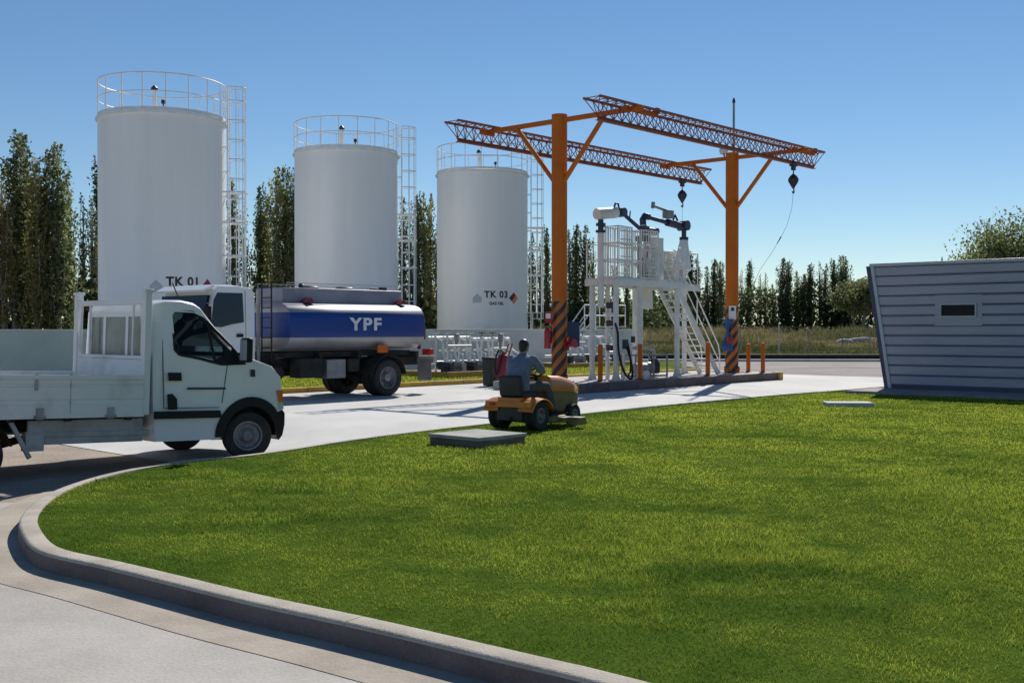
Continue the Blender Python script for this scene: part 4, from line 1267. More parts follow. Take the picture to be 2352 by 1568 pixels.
b.add([(lean(0.0) - 0.14, -0.03, 0.0), (lean(0.0) - 0.035, -0.03, 0.0), (lean(BZ) - 0.035, -0.03, BZ + 0.02), (lean(BZ) - 0.16, -0.03, BZ + 0.02), (lean(0.0) - 0.14, BW, 0.0), (lean(0.0) - 0.035, BW, 0.0), (lean(BZ) - 0.035, BW, BZ + 0.02), (lean(BZ) - 0.16, BW, BZ + 0.02)],
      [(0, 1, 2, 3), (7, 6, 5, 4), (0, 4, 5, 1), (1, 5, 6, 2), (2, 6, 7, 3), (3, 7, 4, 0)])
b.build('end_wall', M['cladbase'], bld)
b = MB()
b.box(((lean(BZ) + BL) / 2, -0.012, BZ + 0.045), (BL - lean(BZ) + 0.1, 0.11, 0.085)); b.box(((lean(BZ) + BL) / 2, BW / 2 + 0.06, BZ + 0.035), (BL - lean(BZ) + 0.1, BW, 0.05))
b.build('roof_edge', M['cladtrim'], bld, bevel=0.008)
b = MB(); b.box((BL / 2 - 0.02, 0.06, 0.09), (BL, 0.13, 0.24)); b.build('plinth', M['cladbase'], bld)
t = thing('roof_aerial', 'tiny aerial standing on the roof edge of grey building', 'aerial', tuple(BC + BD * 1.3 + BN * 0.3 + Vector((0, 0, BZ + 0.06))), 0)
b = MB(); b.bar((0, 0, 0), (0, 0, 0.16), 0.03, 0.012); b.build('stub', M['greymetal'], t)

# slabs in the lawn
b = MB(); b.box((0, 0, 0.03), (1.0, 1.0, 0.20)); o = b.build('concrete_cover', M['kerbshade'], bevel=0.012)  # slab sides darkened to carry their shade; separate lid stays lighter
b = MB(); b.box((0, 0, 0.16), (1.04, 1.04, 0.055)); b.build('lid', M['slab'], o, bevel=0.01)
pc = at(1097, 995.5, 0.28)
o.location = (pc.x, pc.y, 0.10); o.rotation_euler = (0, 0, ALPHA)
tag(o, 'square raised concrete manhole cover in the grass beside the mower', 'concrete cover')
b = MB(); b.box((0, 0, 0), (1.0, 0.55, 0.16)); o = b.build('stepping_slab', M['apron'], bevel=0.01)
pc = at(1948, 924, 0.2); o.location = (pc.x, pc.y, 0.13); o.rotation_euler = (0, 0, R(-4))
tag(o, 'flat pale slab lying in the grass before the grey building', 'slab')
b = MB(); b.box((6.7, -0.98, 0), (14.2, 1.9, 0.16)); o = b.build('wall_walkway', M['pavers'], bevel=0.01)
o.location = (BC.x, BC.y, 0.115); o.rotation_euler = (0, 0, math.atan2(BD.y, BD.x))
tag(o, 'low paved walkway strip along the foot of the grey building', 'walkway')

# ------------------------------------------------------------------ wheels
def make_wheel(parent, loc, r, w, rz=0.0, dual=False, rimr=0.6, outer=-1):
    """axle along local y; outer: -1 when the visible face looks towards -y"""
    b = MB()
    Mx = Matrix.Rotation(R(90), 4, 'X')
    offs_ = (0, -outer * (w + 0.06)) if dual else (0,)
    for of in offs_:
        h = w / 2
        pr = [(r * rimr, -h * 0.72), (r * 0.80, -h * 0.98), (r * 0.95, -h * 0.88), (r, -h * 0.62)]
        for q in (-0.3, 0.0, 0.3): pr += [(r, h * (q - 0.12)), (r - 0.014, h * (q - 0.06)), (r - 0.014, h * (q + 0.06)), (r, h * (q + 0.12))]
        pr += [(r, h * 0.62), (r * 0.95, h * 0.88), (r * 0.80, h * 0.98), (r * rimr, h * 0.72)]
        b.lathe(pr, 40, Matrix.Translation((0, of, 0)) @ Mx, cap0=False, cap1=False)
    wo_ = b.build('wheel', M['rubber'], parent, smooth=45, loc=loc, rot=(0, 0, rz))
    s = outer
    b = MB()
    rr = r * rimr
    My = Matrix.Rotation(R(90) * (1 if s < 0 else -1), 4, 'X')
    h = w / 2
    b.lathe([(rr + 0.005, h * 0.2), (rr + 0.01, h * 0.78), (rr - 0.012, h * 0.80), (rr - 0.03, h * 0.35), (rr * 0.55, h * (0.15 if not dual else -0.2)), (rr * 0.38, h * (0.35 if not dual else 0.2)), (rr * 0.36, h * 0.62), (rr * 0.1, h * 0.7)], 32, My, cap0=False)
    for k in range(8):
        q = 2 * math.pi * k / 8
        c = Vector((rr * 0.74 * math.cos(q), rr * 0.74 * math.sin(q), h * 0.26)); b.bar(My @ c, My @ (c + Vector((0, 0, 0.012))), rr * 0.09, n=10)
    b.build('rim', M['rim'], wo_, smooth=40)
    return wo_

# ------------------------------------------------------------------ white dropside van
VH_A = R(46)
PV = R(2.0)
van = thing('pickup_truck', 'white single cab dropside pickup parked at the kerb on the left', 'pickup truck', (-4.38, 16.51, 0.0), rot=(0, PV, VH_A))
def S(t):
    t = min(max(t, 0), 1); return t * t * (3 - 2 * t)
def hw(z): return 0.985 - 0.13 * S((z - 1.1) / 1.2) - 0.03 * S((0.6 - z) / 0.4)
def pull(x, z, t):
    q = abs(t)
    lo_ = 0.27 * q ** 3.5 * S((x - 0.42) / 0.46)
    hi_ = 0.24 * q ** 3 * S((x + 1.0) / 0.9)
    m = S((z - 1.25) / 0.25)
    return lo_ * (1 - m) + hi_ * m
def surf(t, x, z, out=0.0):
    y = t * (hw(z) + out)
    px = x - pull(x, z, t)
    if px > 0.40: px = 0.40 + (px - 0.40) * 0.76
    if z > 1.45: z = 1.45 + (z - 1.45) * 0.93
    return Vector((px, y, z))
arch = [(0.44 * math.cos(q), 0.33 + 0.44 * math.sin(q)) for q in np.linspace(0, math.pi, 19)]
prof = [(-1.44, 0.30), (-1.5, 0.9), (-1.5, 1.5), (-1.52, 2.08), (-1.46, 2.18), (-1.3, 2.225), (-1.05, 2.235), (-0.85, 2.205), (-0.70, 2.14), (-0.36, 1.85), (-0.03, 1.55), (0.02, 1.50), (0.14, 1.43), (0.38, 1.31),
        (0.58, 1.16), (0.72, 0.99), (0.78, 0.84), (0.82, 0.70), (0.85, 0.62), (0.85, 0.46), (0.82, 0.34), (0.62, 0.28), (0.47, 0.30)] + arch + [(-0.47, 0.30)]
b = MB()
ts = [math.sin(q) for q in np.linspace(-math.pi / 2, math.pi / 2, 19)]
ts = [-1, -0.985, -0.95, -0.88, -0.76, -0.6, -0.4, -0.2, 0, 0.2, 0.4, 0.6, 0.76, 0.88, 0.95, 0.985, 1]
def edge_round(t): return 0.03 * max(0, (abs(t) - 0.95) / 0.05) ** 2
secs = []
for t in ts:
    sec = []
    for i, (x, z) in enumerate(prof):
        er = edge_round(t)
        zz_ = z - er if (z > 1.6) else z
        xx_ = x - er if x > 0.1 and z > 0.6 else x
        sec.append(surf(t, xx_, zz_))
    secs.append(sec)
b.loft(secs)
cab_o = b.build('cab', [M['vanwhite'], M['interior']], van, smooth=33)
def cut(obj, cutter_mb):
    """cut real window openings; the faces of the opening take the second material"""
    co = cutter_mb.build('opening', [M['vanwhite'], M['interior']], None, smooth=0)
    for p_ in co.data.polygons: p_.material_index = 1
    co.parent = obj.parent
    md = obj.modifiers.new('opening', 'BOOLEAN'); md.operation = 'DIFFERENCE'; md.solver = 'EXACT'; md.object = co
    bpy.context.view_layer.update()
    me2 = bpy.data.meshes.new_from_object(obj.evaluated_get(bpy.context.evaluated_depsgraph_get()))
    obj.modifiers.remove(md)
    old = obj.data; obj.data = me2; me2.name = obj.name
    bpy.data.meshes.remove(old)
    cm = co.data; bpy.data.objects.remove(co); bpy.data.meshes.remove(cm)
def zq(z): return 1.45 + (z - 1.45) * 0.93 if z > 1.45 else z
kb = MB()
wpoly = [(-1.165, 1.52), (-1.195, 2.01), (-1.155, 2.06), (-0.87, 2.06), (-0.72, 2.00), (-0.51, 1.82), (-0.20, 1.56), (-0.22, 1.45), (-0.54, 1.38), (-0.78, 1.42), (-1.1, 1.46)]
kb.prism([(x, zq(z)) for x, z in wpoly], (0, -1.3, 0), (1, 0, 0), (0, 0, 1), (0, 1, 0), 2.6)
cut(cab_o, kb)
kb = MB(); kb.box((-1.3, 0, 1.68), (0.62, 1.44, 0.50)); cut(cab_o, kb)
kb = MB(); kb.prism([(-1.05, zq(1.50)), (0.25, zq(1.50)), (0.25, zq(1.62)), (-0.45, zq(2.30)), (-0.62, zq(2.12)), (-0.80, zq(2.07)), (-1.05, zq(2.07))], (0, -0.76, 0), (1, 0, 0), (0, 0, 1), (0, 1, 0), 1.52); cut(cab_o, kb)
b = MB()
for y in (-0.45, 0.45):
    b.box((-1.02, y, 1.44), (0.14, 0.46, 0.34), (0, R(-8), 0)); b.box((-1.05, y, 1.68), (0.10, 0.24, 0.17), (0, R(-8), 0))
    b.build('seat', M['interior'], van, bevel=0.03); b = MB()
b.ring((0, 0, 0), 0.19, 0.018, 24, 6); b.bar((-0.19, 0, 0), (0.19, 0, 0), 0.014)
b.build('steering_wheel', M['black'], van, loc=(-0.52, 0.45, 1.50), rot=(0, R(-62), 0))
def side_patch(name, poly, material, out=0.006, th=0.012, side=-1, parent=van, dens=1):
    """polygon in (x, z) laid on the flank of the cab"""
    pts = []
    for i in range(len(poly)):
        p, q = poly[i], poly[(i + 1) % len(poly)]
        for k in range(dens): pts.append((p[0] + (q[0] - p[0]) * k / dens, p[1] + (q[1] - p[1]) * k / dens))
    n = len(pts)
    b = MB()
    o_ = [surf(side, x, z, out) for x, z in pts]
    i_ = [surf(side, x, z, out - th) for x, z in pts]
    b.add(o_ + i_, [tuple(range(n)), tuple(range(2 * n - 1, n - 1, -1))] + [(k, (k + 1) % n, n + (k + 1) % n, n + k) for k in range(n)])
    return b.build(name, material, parent, smooth=30)
def side_patch_frame(name, outer, material, out, side=-1, inner=None):
    """ring between two outlines (matched by angle) laid on the flank"""
    def rs(poly, n=72):
        cx_, cz_ = -0.68, 1.70
        res = []
        for k in range(n):
            q = 2 * math.pi * k / n
            dx_, dz_ = math.cos(q), math.sin(q); best = None
            for i in range(len(poly)):
                (x0, z0), (x1, z1) = poly[i], poly[(i + 1) % len(poly)]
                ex, ez = x1 - x0, z1 - z0
                det = dx_ * (-ez) - dz_ * (-ex)
                if abs(det) < 1e-9: continue
                tt_ = ((x0 - cx_) * (-ez) - (z0 - cz_) * (-ex)) / det
                uu_ = (dx_ * (z0 - cz_) - dz_ * (x0 - cx_)) / det
                if tt_ > 0 and -1e-6 <= uu_ <= 1 + 1e-6: best = max(best or 0, tt_)
            res.append((cx_ + dx_ * best, cz_ + dz_ * best))
        return res
    A_, B_ = rs(outer), rs(inner)
    n = len(A_); bb = MB()
    bb.add([surf(side, x, z, out) for x, z in A_] + [surf(side, x, z, out) for x, z in B_] + [surf(side, x, z, -0.02) for x, z in A_] + [surf(side, x, z, -0.03) for x, z in B_],
           [(k, (k + 1) % n, n + (k + 1) % n, n + k) for k in range(n)] + [(k, 2 * n + k, 2 * n + (k + 1) % n, (k + 1) % n) for k in range(n)] + [(n + k, n + (k + 1) % n, 3 * n + (k + 1) % n, 3 * n + k) for k in range(n)])
    return bb.build(name, material, van, smooth=30)
for sd in (-1, 1):
    side_patch_frame('side_window', [(-1.19, 1.50), (-1.225, 2.02), (-1.18, 2.09), (-0.86, 2.09), (-0.66, 2.00), (-0.06, 1.50), (0.02, 1.40), (-0.02, 1.33), (-0.45, 1.31), (-0.78, 1.38), (-1.12, 1.43)], M['black'], 0.004, side=sd, inner=wpoly)
    side_patch('window_bar', [(-0.54, 1.37), (-0.56, 1.88), (-0.51, 1.83), (-0.49, 1.38)], M['black'], 0.006, 0.02, side=sd)
    side_patch('side_glass', [(-1.165, 1.52), (-1.195, 2.01), (-1.155, 2.06), (-0.87, 2.06), (-0.72, 2.00), (-0.56, 1.87), (-0.54, 1.38), (-0.78, 1.42), (-1.1, 1.46)], M['clearglass'], -0.006, 0.006, side=sd)
    side_patch('quarter_glass', [(-0.49, 1.40), (-0.51, 1.82), (-0.20, 1.56), (-0.22, 1.45)], M['clearglass'], -0.006, 0.006, side=sd)
    side_patch('rub_strip', [(-1.47, 0.60), (-1.47, 0.70), (-0.50, 0.70), (-0.47, 0.60)], M['black'], 0.02, 0.03, side=sd)
    side_patch('door_handle', [(-1.27, 1.10), (-1.28, 1.21), (-1.10, 1.21), (-1.09, 1.10)], M['black'], 0.012, 0.03, side=sd)
    side_patch('side_moulding', [(-1.0, 0.985), (-1.0, 1.012), (-0.42, 1.012), (-0.42, 0.985)], M['ink'], 0.008, side=sd)
    side_patch('fuel_flap', [(-1.27, 0.72), (-1.29, 0.92), (-1.22, 0.93), (-1.15, 0.86), (-1.14, 0.72)], M['black'], 0.006, side=sd)
    side_patch('side_repeater', [(-0.02, 1.16), (-0.02, 1.26), (0.05, 1.26), (0.05, 1.16)], M['ink'], 0.006, side=sd)
    # door shut lines
    for poly in ([(-1.34, 0.74), (-1.34, 2.08), (-1.332, 2.08), (-1.332, 0.74)], [(-0.47, 0.80), (-0.30, 1.36), (-0.292, 1.36), (-0.462, 0.80)], [(-1.34, 0.735), (-1.34, 0.743), (-0.5, 0.743), (-0.5, 0.735)]):
        side_patch('door_gap', poly, M['ink'], 0.002, 0.01, side=sd)
    ap = [(0.415 * math.cos(q), 0.33 + 0.415 * math.sin(q)) for q in np.linspace(0, math.pi, 21)]
    op = [(0.55 * math.cos(q), 0.33 + 0.55 * math.sin(q)) for q in np.linspace(math.pi, 0, 21)]
    o_, i_ = [], []
    b = MB()
    A_ = [surf(sd, x, z, 0.018) for x, z in ap] + [surf(sd, x, z, 0.018) for x, z in op]
    B_ = [surf(sd, x, z, -0.42) for x, z in ap] + [surf(sd, x, z, -0.02) for x, z in op]
    n = 21
    fs = [(k, k + 1, 2 * n - 2 - k, 2 * n - 1 - k) for k in range(n - 1)]
    fs += [(k, 2 * n + k, 2 * n + k + 1, k + 1) for k in range(n - 1)]
    fs += [(n + k, 2 * n + n + k, 2 * n + n + k + 1, n + k + 1) for k in range(n - 1)]
    b.add(A_ + B_, fs)
    b.build('wheel_arch_trim', M['black'], van, smooth=40)
    # lights at the front corner
    def wrap(zlo, zhi, t1, out):
        b = MB(); secs = []
        for t in ([sd * 1.0, sd * 0.985, sd * 0.95, sd * 0.88, sd * 0.8, sd * 0.7, sd * 0.6] if t1 else []):
            row = []
            for z in np.linspace(zlo, zhi, 5):
                x = np.interp(-z, [-1.31, -1.16, -0.99, -0.84, -0.70, -0.62], [0.38, 0.58, 0.72, 0.78, 0.82, 0.85])
                p = surf(t, x, z, out); p.x += out; row.append(p)
            for z in np.linspace(zhi, zlo, 5):
                x = np.interp(-z, [-1.31, -1.16, -0.99, -0.84, -0.70, -0.62], [0.38, 0.58, 0.72, 0.78, 0.82, 0.85])
                p = surf(t, x - (0.32 if abs(t) > 0.99 else 0.05), z, out if abs(t) > 0.99 else -0.01); row.append(p)
            secs.append(row)
        b.loft(secs); return b
    wrap(0.80, 0.97, 1, 0.012).build('headlight', M['amber'], van, smooth=40)
    wrap(0.70, 0.795, 1, 0.012).build('lower_lamp', M['lens'], van, smooth=40)
# bumper, well, windscreen
b = MB(); secs = []
bp = [(0.47, 0.30), (0.47, 0.66), (0.80, 0.69), (0.87, 0.64), (0.88, 0.48), (0.85, 0.33), (0.62, 0.26)]
for t in ts: secs.append([surf(t, x, z, 0.016) for x, z in bp])
b.loft(secs); b.build('bumper', M['black'], van, smooth=35)
b = MB(); b.box((0, 0, 0.50), (0.86, 1.36, 0.46)); b.build('wheel_well', M['chassis'], van)
b = MB(); secs = []
for t in np.linspace(-0.86, 0.86, 13):
    row = []
    for (x, z) in ((-0.66, 2.09), (-0.36, 1.84), (-0.06, 1.57)):
        p = surf(t, x, z); row.append(p + Vector((0.012, 0, 0.012)))
    secs.append(row)
b.loft(secs, closed=False, caps=False); b.build('windscreen', M['clearglass'], van, smooth=60)
# rear wall of the cab with its window
b = MB()
for (y0, y1) in ((-0.70, -0.36), (-0.28, 0.28), (0.36, 0.70)):
    b.box((-1.525, (y0 + y1) / 2, 1.68), (0.02, y1 - y0, 0.52))
b.build('rear_window', M['rearglass_lit'], van)
b = MB()
b.box((-1.53, 0, 1.965), (0.03, 1.6, 0.05)); b.box((-1.53, 0, 1.395), (0.03, 1.6, 0.05))
for y in (-0.74, -0.32, 0.32, 0.74): b.box((-1.53, y, 1.68), (0.03, 0.07, 0.52))
b.build('rear_window_frame', M['vanwhite'], van)
for sd in (-1, 1):
    b = MB(); b.box((-0.19, sd * 1.13, 1.53), (0.10, 0.19, 0.34)); b.bar((-0.2, sd * 0.92, 1.46), (-0.19, sd * 1.06, 1.48), 0.03)
    mo_ = b.build('wing_mirror', M['black'], van, bevel=0.03)
    b = MB(); b.box((-0.245, sd * 1.13, 1.53), (0.012, 0.15, 0.28)); b.build('mirror_glass', M['lens'], mo_)
b = MB(); b.bar((-0.95, -0.6, 2.22), (-1.05, -0.6, 2.42), 0.008); b.build('aerial', M['black'], van)
for y, st_ in ((-0.89, -1), (0.89, 1)):
    make_wheel(van, (0, y, 0.335), 0.335, 0.215, R(-20), rimr=0.58, outer=st_)
    make_wheel(van, (-3.72, y, 0.335 - 3.72 * math.sin(PV)), 0.335, 0.205, 0, rimr=0.58, outer=st_)
# load bed
BX0, BX1 = -5.3, -1.64
b = MB(); b.box(((BX0 + BX1) / 2, 0, 0.74), (BX1 - BX0, 2.0, 0.07)); b.build('bed_floor', M['bedwhite'], van)
def side_board(y, sgn):
    b = MB()
    pr = [(0, 0.64), (0.03, 0.64), (0.03, 0.80), (0.018, 0.815), (0.018, 0.86), (0.03, 0.875), (0.03, 1.02), (0.018, 1.035), (0.018, 1.05), (0.03, 1.06), (0.03, 1.11), (0.045, 1.12), (0.045, 1.17), (0, 1.17)]
    secs = [[(x, y + sgn * u, z) for u, z in pr] for x in (BX0, BX1)]
    b.loft(secs)
    o = b.build('side_board', M['bedwhite'], van, smooth=25)
    for x in (-4.9, -3.0, -2.1):
        h = MB(); h.box((x, y + sgn * 0.036, 0.70), (0.09, 0.03, 0.14)); h.bar((x - 0.07, y + sgn * 0.045, 0.66), (x + 0.07, y + sgn * 0.045, 0.66), 0.018)
        h.build('hinge', M['skirt'], o)
    h = MB(); h.box((-3.05, y + sgn * 0.034, 1.08), (0.04, 0.02, 0.2)); h.build('latch', M['skirt'], o)
    h = MB(); h.box((-2.62, y + sgn * 0.026, 0.95), (0.012, 0.012, 0.5)); h.build('seam', M['skirt'], o)
side_board(-1.0, -1); side_board(1.0, 1)
b = MB(); b.box((BX0 - 0.02, 0, 0.94), (0.035, 2.02, 0.6)); b.build('tailgate', M['bedwhite'], van)
# headboard with tall posts
b = MB()
for y in (-0.98, 0.98):
    b.box((BX1 + 0.03, y, 1.47), (0.09, 0.10, 1.62)); b.box((BX1 + 0.03, y, 2.27), (0.12, 0.13, 0.04))
    b.beam((BX1 + 0.02, y * 0.96, 1.3), (BX1 + 0.02, y * 0.86, 2.1), 0.03, 0.03)
b.box((BX1 + 0.03, 0, 2.13), (0.07, 1.86, 0.07))
b.box((BX1 + 0.03, 0, 1.40), (0.05, 1.86, 0.05))
b.build('headboard_frame', M['bedwhite'], van, bevel=0.006)
b = MB(); b.box((BX1 + 0.03, 0, 1.04), (0.04, 1.86, 0.66)); b.build('headboard_panel', M['bedwhite'], van)
b = MB()
for y in (-0.62, 0.62):
    b = MB(); b.bar((BX1 + 0.03, y, 1.42), (BX1 + 0.03, y, 2.1), 0.016, n=8); b.build('headboard_bar', M['bedwhite'], van)
# frame and skirt under the bed
b = MB()
for y in (-0.4, 0.4): b.beam((-5.2, y, 0.52), (-0.5, y, 0.52), 0.08, 0.16)
for x in (-1.8, -2.6, -3.3, -4.4): b.beam((x, -0.95, 0.64), (x, 0.95, 0.64), 0.07, 0.09)
b.bar((-3.72, -0.8, 0.21), (-3.72, 0.8, 0.21), 0.07); b.bar((-2.3, 0.1, 0.42), (-3.6, 0.1, 0.1), 0.05)
b.build('chassis_frame', M['chassis'], van)
for y in (-0.86, 0.86):
    b = MB(); b.box((-2.32, y, 0.46), (1.50, 0.05, 0.30))
    if y > 0: b.build('side_skirt', M['skirt'], van, bevel=0.01)
    else: side_b = b
b = side_b; b.beam((-1.5, -0.86, 0.42), (-3.1, -0.86, 0.44), 0.08, 0.07)
b.build('side_skirt', M['skirt'], van, bevel=0.01)
b = MB(); b.box((-3.0, -0.86, 0.34), (0.22, 0.14, 0.2)); b.beam((-3.32, -0.92, 0.64), (-3.06, -0.92, 0.16), 0.04, 0.05); b.build('step_bracket', M['skirt'], van)
for y in (-0.86, 0.86):
    b = MB()
    secs = []
    for q in np.linspace(R(15), R(165), 13):
        c, s = math.cos(q), math.sin(q); z0 = 0.335 - 3.72 * math.sin(PV)
        secs.append([(-3.72 + c * 0.42, y - 0.14, z0 + s * 0.42), (-3.72 + c * 0.42, y + 0.14, z0 + s * 0.42), (-3.72 + c * 0.435, y + 0.14, z0 + s * 0.435), (-3.72 + c * 0.435, y - 0.14, z0 + s * 0.435)])
    b.loft(secs); b.build('mudguard', M['black'], van)

# ------------------------------------------------------------------ tanker truck (faces -x of the yard; its near flank is local +y)
p = yard(-4.83, 3.17, 0.008)
trk = thing('tanker_truck', 'fuel tanker truck, white cab, aluminium tank with blue band lettered YPF', 'tanker truck', p, ALPHA + math.pi)
W = 1.2
tank_m = MB()
def tsec(x, sc=1.0, n=44):
    out = []
    for k in range(n):
        q = 2 * math.pi * k / n
        c, s = math.cos(q), math.sin(q)
        e = 2 / 4.2
        y = 1.18 * sc * math.copysign(abs(c) ** e, c)
        z = 0.625 * sc * math.copysign(abs(s) ** (2 / 3.0), s)
        out.append((x, y, 1.885 + z))
    return out
X0, X1 = -1.33, 3.30
xs = [(X0 - 0.10, 0.5), (X0 - 0.08, 0.8), (X0 - 0.02, 0.97), (X0, 0.995), (X0 + 0.015, 1.0), (0.3, 1.0), (1.8, 1.0), (X1 - 0.015, 1.0), (X1, 0.993), (X1 + 0.015, 0.96), (X1 + 0.07, 0.8), (X1 + 0.10, 0.5)]
tank_m.loft([tsec(x, s) for x, s in xs])
tk = tank_m.build('tank', M['livery'], trk, smooth=40)
def ypf(u, v, w): return Vector((0.84 - u * 1.34, 1.186 + w, 1.93 + v))
text_obj('YPF', 0.45, ypf, M['letter'], tk, name='tank_lettering', offset=0.015, extrude=0.006, spacing=1.2)
b = MB(); b.box((1.05, 0.0, 2.68), (4.1, 1.15, 0.4)); b.build('walkway_box', M['alu'], trk, bevel=0.02)
b = MB()
for x in (-0.6, 0.6, 1.8): b.lathe([(0.25, 2.86), (0.25, 2.93), (0.2, 2.96)], 20, Matrix.Translation((x, 0, 0)))
b.box((-0.4, 0.45, 2.93), (0.25, 0.06, 0.08)); b.lathe([(0.06, 2.86), (0.08, 2.96), (0.03, 3.02)], 12, Matrix.Translation((2.3, 0.3, 0)))
b.build('manhole', M['darkmetal'], trk)
b = MB()
for y in (-0.62, 0.62):
    b.tube([(3.0, y, 2.9), (3.0, y, 3.0), (-0.9, y, 3.0), (-0.9, y, 2.9)], 0.012, 6)
b.build('walkway_rail', M['galv'], trk)
for x in (2.3, -0.95):
    b = MB(); b.prism([(0, 0), (0.3, 0), (0.12, 0.12)], (x, 0.62, 2.505), (1, 0, 0), (0, 0, 1), (0, 1, 0), 0.25); b.build('roof_bracket', M['darkred'], trk)
# cab
cabp = [(4.34, 0.85), (4.32, 2.74), (4.40, 2.84), (4.8, 2.89), (5.30, 2.88), (5.50, 2.80), (5.62, 2.40), (5.74, 1.75), (5.78, 1.2), (5.76, 0.55), (5.60, 0.45)] + [(5.0 + 0.60 * math.cos(q), 0.5 + 0.60 * math.sin(q)) for q in np.linspace(R(5), R(150), 12)]
b = MB()
secs = []
for t in (-1, -0.97, -0.9, -0.6, -0.2, 0.2, 0.6, 0.9, 0.97, 1):
    q = abs(t)
    k = 0.10 * q ** 4
    secs.append([(x - (k if x > 5.3 else 0), t * (1.13 - 0.06 * S((z - 1.9) / 1.0)), z - (0.05 * q ** 6 if z > 2.6 else 0)) for x, z in cabp])
b.loft(secs)
cb = b.build('cab', M['vanwhite'], trk, smooth=33)
def cside(poly, sgn, out, th=0.015):
    n = len(poly)
    def pt(x, z, o): return (x - 0.0, sgn * (1.13 - 0.06 * S((z - 1.9) / 1.0) + o), z)
    b = MB()
    b.add([pt(x, z, out) for x, z in poly] + [pt(x, z, out - th) for x, z in poly], [tuple(range(n)), tuple(range(2 * n - 1, n - 1, -1))] + [(k, (k + 1) % n, n + (k + 1) % n, n + k) for k in range(n)])
    return b
for sgn in (-1, 1):
    cside([(4.66, 1.98), (4.66, 2.68), (5.36, 2.68), (5.48, 2.5), (5.56, 1.88), (5.3, 1.86), (5.0, 1.93)], sgn, 0.006).build('side_window', M['glass'], trk)
    for poly in ([(4.58, 0.95), (4.58, 2.75), (4.592, 2.75), (4.592, 0.95)], [(5.60, 1.0), (5.60, 1.9), (5.61, 1.9), (5.61, 1.0)]):
        cside(poly, sgn, 0.003, 0.01).build('door_gap', M['ink'], trk)
    cside([(4.68, 1.62), (4.68, 1.70), (4.86, 1.70), (4.86, 1.62)], sgn, 0.012).build('door_handle', M['black'], trk)
    b = MB(); b.box((5.80, sgn * 1.33, 2.15), (0.1, 0.2, 0.42)); b.bar((5.65, sgn * 1.05, 2.45), (5.8, sgn * 1.33, 2.4), 0.018); b.bar((5.68, sgn * 1.08, 1.95), (5.8, sgn * 1.33, 1.95), 0.018); b.build('wing_mirror', M['black'], trk, bevel=0.03)
    b = MB(); b.box((5.79, sgn * 0.82, 0.82), (0.05, 0.42, 0.2)); b.build('headlight', M['lens'], trk, bevel=0.02)
b = MB()
b.add([(5.55, -1.0, 2.62), (5.55, 1.0, 2.62), (5.735, 1.02, 1.82), (5.735, -1.02, 1.82)], [(0, 1, 2, 3)]); b.add([(5.50, -1.0, 2.62), (5.50, 1.0, 2.62), (5.70, 1.02, 1.82), (5.70, -1.02, 1.82)], [(0, 3, 2, 1)])
b.v = [Vector((q.x + 0.02, q.y, q.z)) for q in b.v]
b.build('windscreen', M['glass'], trk)
b = MB(); b.loft([[(5.45, t * 1.08, 2.86), (5.74, t * 1.02, 2.74), (5.72, t * 1.02, 2.69), (5.45, t * 1.08, 2.80)] for t in (-1, -0.5, 0, 0.5, 1)]); b.build('sun_visor', M['vanwhite'], trk)
b = MB(); b.box((5.80, 0, 1.30), (0.03, 1.5, 0.5)); b.build('grille', M['black'], trk)
b = MB(); b.box((5.80, 0, 0.58), (0.18, 2.3, 0.34)); b.build('bumper', M['chassis'], trk, bevel=0.03)
# behind the cab
b = MB()
for (x, y) in ((4.1, 0.9), (4.22, 0.6), (3.95, 0.75)): b.bar((x, y, 0.9), (x, y, 2.75), 0.03)
b.tube([(4.15, 0.2, 1.0), (4.15, 0.2, 2.7), (4.15, 0.2, 2.95)], 0.06)
b.build('rear_cab_pipes', M['greymetal'], trk)
b = MB()
for y in (0.55, 0.95): b.bar((3.72, y, 1.0), (3.72, y, 3.0), 0.022)
for k in range(8): b.bar((3.72, 0.55, 1.1 + 0.25 * k), (3.72, 0.95, 1.1 + 0.25 * k), 0.015)
b.build('tank_ladder', M['chassis'], trk)
# chassis
b = MB()
for y in (-0.42, 0.42): b.beam((-1.75, y, 0.92), (5.4, y, 0.92), 0.09, 0.24)
for x in (-1.2, 0.9, 2.2, 3.6): b.beam((x, -1.0, 1.12), (x, 1.0, 1.12), 0.1, 0.16)
b.bar((0, -0.9, 0.5), (0, 0.9, 0.5), 0.1); b.bar((0, -0.18, 0.5), (0, 0.18, 0.5), 0.22); b.bar((5.0, -0.9, 0.5), (5.0, 0.9, 0.5), 0.08); b.bar((0.2, 0, 0.55), (4, 0, 0.8), 0.06)
b.box((1.0, 0, 1.16), (4.3, 1.5, 0.14))
b.build('chassis_frame', M['chassis'], trk)
b = MB(); b.box((1.75, 0.82, 0.78), (0.62, 0.5, 0.5)); b.build('tool_box', M['greymetal'], trk, bevel=0.02)
b = MB(); b.box((2.55, 0.85, 0.82), (0.75, 0.45, 0.5)); b.build('fuel_tank', M['chassis'], trk, bevel=0.03)
b = MB(); b.bar((3.3, 0.7, 0.72), (3.75, 0.7, 0.72), 0.18, n=18); b.build('air_tank', M['chassis'], trk)
b = MB(); b.box((1.1, 0.8, 0.86), (0.4, 0.4, 0.35)); b.build('valve_box', M['chassis'], trk, bevel=0.03)
b = MB(); b.box((1.75, -0.82, 0.78), (1.2, 0.5, 0.45)); b.build('battery_box', M['chassis'], trk, bevel=0.03)
